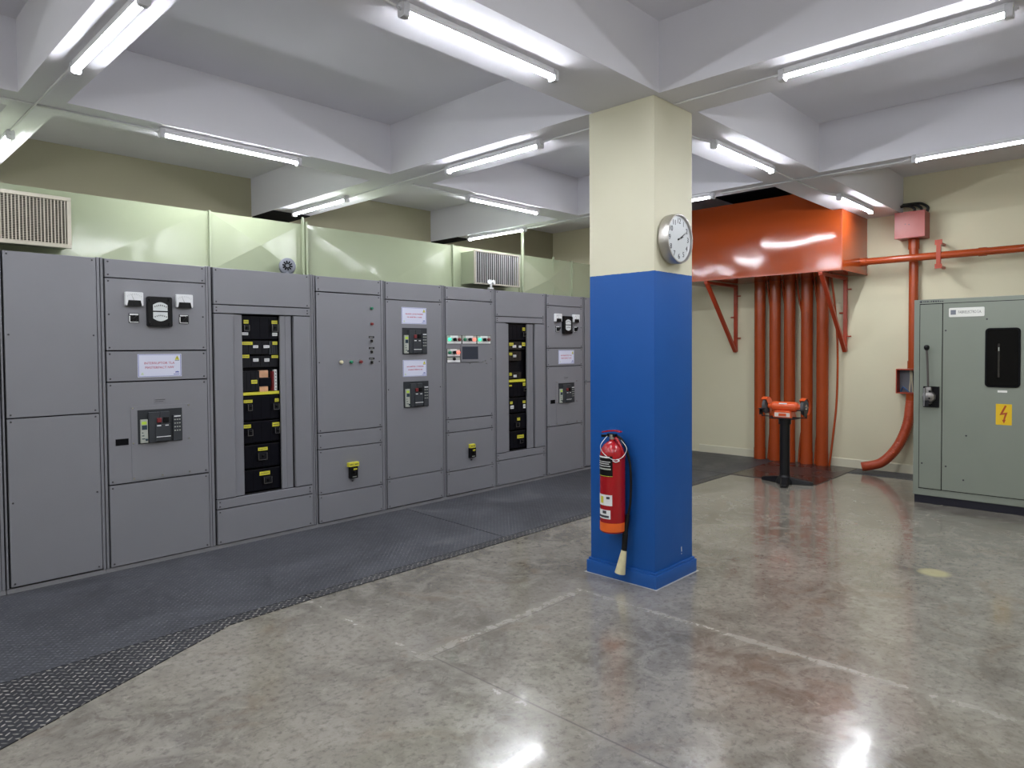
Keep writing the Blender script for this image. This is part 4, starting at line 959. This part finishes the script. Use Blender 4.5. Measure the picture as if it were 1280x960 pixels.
# ------------------------------------------------------------------ pedestal grinder
def grinder():
    cx, cy = 8.02, 3.224
    r = thing('pedestal_grinder', 'orange bench grinder bolted on a black pedestal', 'grinder', (cx, cy, 0))
    MB().use('black_iron').cyl((cx, cy, 0.05), (cx, cy, 0.735), 0.056, seg=28).build('column', r, smooth=40)
    MB().use('black_iron').cyl((cx, cy, 0.70), (cx, cy, 0.765), 0.070, seg=28).box(cx-0.10, cx+0.10, cy-0.15, cy+0.15, 0.765, 0.778, bev=0.003).build('table_plate', r, smooth=40)
    MB().use('black_iron').lathe([(0.10, 0.0), (0.10, 0.03), (0.085, 0.055), (0.065, 0.085), (0.06, 0.10)], (cx, cy, 0.0), seg=28).build('base_hub', r, smooth=40)
    for a in (200, 285, 75):
        a = math.radians(a); d = Vector((math.cos(a), math.sin(a), 0)); n = Vector((-d.y, d.x, 0))
        vs = []
        for t, w, h in ((0.04, 0.055, 0.085), (0.18, 0.045, 0.06), (0.27, 0.045, 0.045), (0.31, 0.03, 0.035)):
            c = Vector((cx, cy, 0))+d*t
            vs += [c+n*w, c+n*w*0.75+Vector((0, 0, h)), c-n*w*0.75+Vector((0, 0, h)), c-n*w]
        fs = [(0, 1, 2, 3), (15, 14, 13, 12)]
        for i in range(3):
            for k in range(4): fs.append((4*i+k, 4*i+(k+1) % 4, 4*i+4+(k+1) % 4, 4*i+4+k))
        MB().use('black_iron').faces(vs, fs).build('foot', r, bevel=0.006)
    # machine: spindle runs along y
    zc = 0.905
    MB().use('grinder_orange').prism([(cy-0.11, 0.778), (cy+0.11, 0.778), (cy+0.085, 0.86), (cy-0.085, 0.86)], 0, cx-0.085, cx+0.075).build('machine_base', r, bevel=0.006)
    MB().use('grinder_label').box(cx-0.0865, cx-0.084, cy-0.09, cy+0.088, 0.79, 0.838).use('grinder_orange').box(cx-0.0875, cx-0.085, cy-0.05, cy+0.04, 0.797, 0.83).build('name_plate', r)
    MB().use('grinder_orange').lathe([(0.026, -0.195), (0.030, -0.165), (0.044, -0.15), (0.056, -0.135), (0.058, -0.125), (0.058, 0.125), (0.056, 0.135), (0.044, 0.15), (0.030, 0.165), (0.026, 0.195)], (cx, cy, zc), (0, 1, 0), 32).build('motor_housing', r, smooth=35)
    MB().use('label_white').box(cx-0.052, cx-0.03, cy-0.04, cy+0.05, zc+0.030, zc+0.045).build('type_label', r)
    for s in (-1, 1):
        yc = cy+s*0.225
        MB().use('stone').cyl((cx, yc-0.016, zc), (cx, yc+0.016, zc), 0.088, seg=36).build('grinding_wheel', r, smooth=40)
        MB().use('chrome').cyl((cx, yc+s*0.016, zc), (cx, yc+s*0.022, zc), 0.035, seg=24).cyl((cx, yc+s*0.02, zc), (cx, yc+s*0.04, zc), 0.012, seg=6).build('arbor_nut', r)
        # guard: open arc shell
        m = MB().use('grinder_orange' if s < 0 else 'grinder_orange'); n = 18
        ring = []
        for k in range(n+1):
            a = math.radians(-60+190*k/n)   # opening faces the operator (-x)
            ca, sa = math.cos(a), math.sin(a)
            ring.append([(cx+0.100*ca, yc-0.028, zc+0.100*sa), (cx+0.104*ca, yc+0.028, zc+0.104*sa)])
        vs = [p for q in ring for p in q]; o = len(vs)
        vs += [(cx+(0.108)*math.cos(math.radians(-60+190*k/n)), yc+t, zc+0.108*math.sin(math.radians(-60+190*k/n))) for k in range(n+1) for t in (-0.030, 0.030)]
        fs = []
        for k in range(n):
            fs += [(2*k, 2*k+1, 2*k+3, 2*k+2), (o+2*k, o+2*k+2, o+2*k+3, o+2*k+1), (2*k, 2*k+2, o+2*k+2, o+2*k), (2*k+1, o+2*k+1, o+2*k+3, 2*k+3)]
        fs += [(0, o, o+1, 1), (2*n, 2*n+1, o+2*n+1, o+2*n)]
        m.faces(vs, fs)
        m.build('wheel_guard', r, smooth=40)
        q = [(cx+0.104*math.cos(math.radians(-60+190*k/n)), zc+0.104*math.sin(math.radians(-60+190*k/n))) for k in range(n+1)]
        q += [(cx+0.03*math.cos(math.radians(130-190*k/n)), zc+0.03*math.sin(math.radians(130-190*k/n))) for k in range(n+1)]
        MB().use('grinder_orange').prism(q, 1, yc-s*0.034, yc-s*0.030).build('guard_side', r)
        MB().use('black_iron').box(cx-0.15, cx-0.085, yc-0.035, yc+0.035, zc-0.032, zc-0.022, bev=0.002).box(cx-0.11, cx-0.02, yc+s*0.03, yc+s*0.038, zc-0.10, zc-0.022).box(cx-0.05, cx-0.02, cy+s*0.10, yc+s*0.038, 0.782, 0.790).box(cx-0.05, cx-0.02, yc+s*0.03, yc+s*0.038, 0.782, zc-0.09).build('tool_rest', r)
grinder()

# ------------------------------------------------------------------ green metal cabinet on the right
def green_cabinet():
    X = 7.92; yl, yr, zt, zb = 1.862, 0.32, 2.072, 0.082
    r = thing('transformer_cabinet', 'grey-green metal cabinet with black window and yellow hazard sign', 'electrical cabinet', (8.4, 1.09, 0))
    MB().use('cabinet_green').box(X, X+1.05, yr, yl, zb, zt, bev=0.004).build('carcass', r)
    MB().use('plinth_dark').box(X+0.012, X+1.0, yr+0.02, yl-0.012, 0.0, zb).build('plinth', r)
    D = X-0.004
    gap = MB().use('black_matte').box(X-0.0008, X+0.002, yr+0.04, 1.812, 0.150, 2.030)
    gap.build('door_gap', r)
    sd = MB().use('cabinet_green').box(D-0.004, X+0.001, 1.612, 1.806, 0.158, 2.022, bev=0.002).build('side_cover', r)
    # main door with a rounded window hole: frame pieces around the hole
    y0, y1, z0, z1 = yr+0.05, 1.604, 0.158, 2.024
    wy0, wy1, wz0, wz1 = 0.975, 1.252, 1.203, 1.770
    m = MB().use('cabinet_green').box(D-0.004, X+0.001, wy1-0.02, y1, z0, z1).box(D-0.004, X+0.001, y0, wy0+0.02, z0, z1).box(D-0.004, X+0.001, wy0+0.02, wy1-0.02, wz1-0.02, z1).box(D-0.004, X+0.001, wy0+0.02, wy1-0.02, z0, wz0+0.02)
    door = m.build('door', r)
    g = MB().use('gasket').rrect(((wy0+wy1)/2, (wz0+wz1)/2), (wy1-wy0)/2, (wz1-wz0)/2, 0.035, 0, D-0.014, X-0.001)
    gk = g.build('window_gasket', r, bevel=0.004)
    MB().use('dark_glass').rrect(((wy0+wy1)/2, (wz0+wz1)/2), (wy1-wy0)/2-0.016, (wz1-wz0)/2-0.016, 0.026, 0, D-0.0165, D-0.012).build('window_pane', gk)
    MB().use('porcelain').box(D-0.0172, D-0.016, 1.135, 1.150, 1.30, 1.62).use('breaker_grey').box(D-0.0175, D-0.016, 1.138, 1.147, 1.55, 1.585).build('glimpsed_insulator', gk)
    MB().use('plate').box(D-0.006, D-0.003, 1.075, 1.150, 1.155, 1.175).build('small_plate', door)
    p = MB().use('plate').rrect((1.4075, 1.932), 0.147, 0.045, 0.010, 0, D-0.008, D-0.003).build('maker_plate', r, label='white maker plate with grey emblem')
    MB().use('siren_grey').box(D-0.0088, D-0.007, 1.495, 1.540, 1.910, 1.956).build('emblem', p)
    text_obj('lettering', 'FABRIELECTRO S.A.', 0.040, (D-0.0085, 1.380, 1.932), (0, -1, 0), (0, 0, 1), 'plate_ink', p, sx=0.56)
    # faint stamped marks on the top rail, not legible in the photo
    m = MB().use('ink_dark'); rnd = random.Random(3); y = 1.79
    m.box(X-0.001, X+0.001, 1.79, 1.812, 2.040, 2.060); y = 1.78
    while y > 1.60:
        w = rnd.uniform(0.008, 0.016); m.box(X-0.0008, X+0.001, y-w, y, 2.043, 2.058 if rnd.random() < .7 else 2.052); y -= w+0.006
    m.build('stamped_mark', r)
    s = MB().use('yellow_sign').box(D-0.006, D-0.003, 1.037, 1.162, 0.847, 1.046).build('hazard_sign', r, label='yellow sign with red lightning bolt')
    MB().use('sign_red').prism([(1.0995-u, 0.9465+v) for u, v in ((0.008, .088), (0.022, .082), (-.008, .012), (.030, .022), (.008, -.052), (.018, -.046), (.002, -.085), (-.014, -.05), (-.004, -.052), (.008, .002), (-.034, -.008))], 0, D-0.0068, D-0.005).build('lightning_bolt', s)
    for yy, zz in ((1.58, 1.755), (1.24, 1.857), (1.57, 0.40), (1.40, 0.72), (1.42, 0.28), (1.78, 0.41)):
        MB().use('screw').cyl((D-0.003, yy, zz), (D-0.010, yy, zz), 0.008, seg=10).build('screw', r)
    # rotary lever
    l = MB().use('black_plastic').box(D-0.016, D-0.003, 1.63, 1.772, 0.985, 1.195, bev=0.003).build('lever_plate', r)
    h = MB().use('steel').lathe([(0.058, 0.0), (0.060, 0.03), (0.052, 0.055), (0.03, 0.065), (0.001, 0.066)], (D-0.016, 1.715, 1.09), (-1, 0, 0), 28).box(D-0.075, D-0.01, 1.690, 1.742, 1.02, 1.19, bev=0.008).build('lever_hub', r, smooth=40)
    m = MB().use('black_iron')
    for zz in (1.04, 1.08, 1.15): m.cyl((D-0.07, 1.70, zz), (D-0.09, 1.70, zz), 0.010, seg=6)
    m.box(D-0.09, D-0.07, 1.705, 1.735, 1.00, 1.06, bev=0.003).build('lever_bolts', r)
    MB().use('grille_steel').box(D-0.085, D-0.02, 1.742, 1.752, 1.0, 1.18).build('lever_cheek', r)
    MB().use('lever_dark').tube([(D-0.055, 1.718, 1.15), (D-0.062, 1.722, 1.35), (D-0.070, 1.730, 1.57)], 0.010, seg=12, smooth=3).build('lever_rod', r, smooth=60)
    MB().use('black_plastic').lathe([(0.012, 0), (0.022, 0.012), (0.026, 0.028), (0.024, 0.042), (0.014, 0.052), (0.001, 0.054)], (D-0.071, 1.731, 1.56), (0, 0, 1), 20).build('lever_knob', r, smooth=50)
    return r
green_cabinet()

# ------------------------------------------------------------------ camera and view
def camera():
    f, yaw, p, ro, cy = 855.285766, 0.762034994, 0.026514999, 0.00757852048, 459.490099
    fw = Vector((math.cos(p)*math.cos(yaw), math.cos(p)*math.sin(yaw), -math.sin(p)))
    rt = Vector((math.sin(yaw), -math.cos(yaw), 0)); dn = fw.cross(rt)
    r2 = math.cos(ro)*rt+math.sin(ro)*dn; d2 = -math.sin(ro)*rt+math.cos(ro)*dn
    cam = bpy.data.cameras.new('camera'); o = bpy.data.objects.new('camera', cam); COL.objects.link(o)
    M = Matrix((( r2.x, -d2.x, -fw.x, 0), (r2.y, -d2.y, -fw.y, 0), (r2.z, -d2.z, -fw.z, 1.6), (0, 0, 0, 1)))
    o.matrix_world = M
    cam.sensor_fit = 'HORIZONTAL'; cam.sensor_width = 36; cam.lens = f/1280*36; cam.shift_y = (cy-480)/1280; cam.clip_start = 0.05
    SC.camera = o
camera()
w = bpy.data.worlds.new('world'); SC.world = w; w.use_nodes = True
w.node_tree.nodes['Background'].inputs[0].default_value = (0.8, 0.85, 1, 1); w.node_tree.nodes['Background'].inputs[1].default_value = 0.05
SC.view_settings.view_transform = 'Standard'; SC.view_settings.look = 'None'; SC.view_settings.gamma = 1.0; SC.view_settings.exposure = 1.38; SC.view_settings.use_curve_mapping = False
SC.cycles.max_bounces = 8; SC.cycles.diffuse_bounces = 5; SC.cycles.glossy_bounces = 4; SC.cycles.sample_clamp_indirect = 6.0
SC.cycles.use_denoising = True
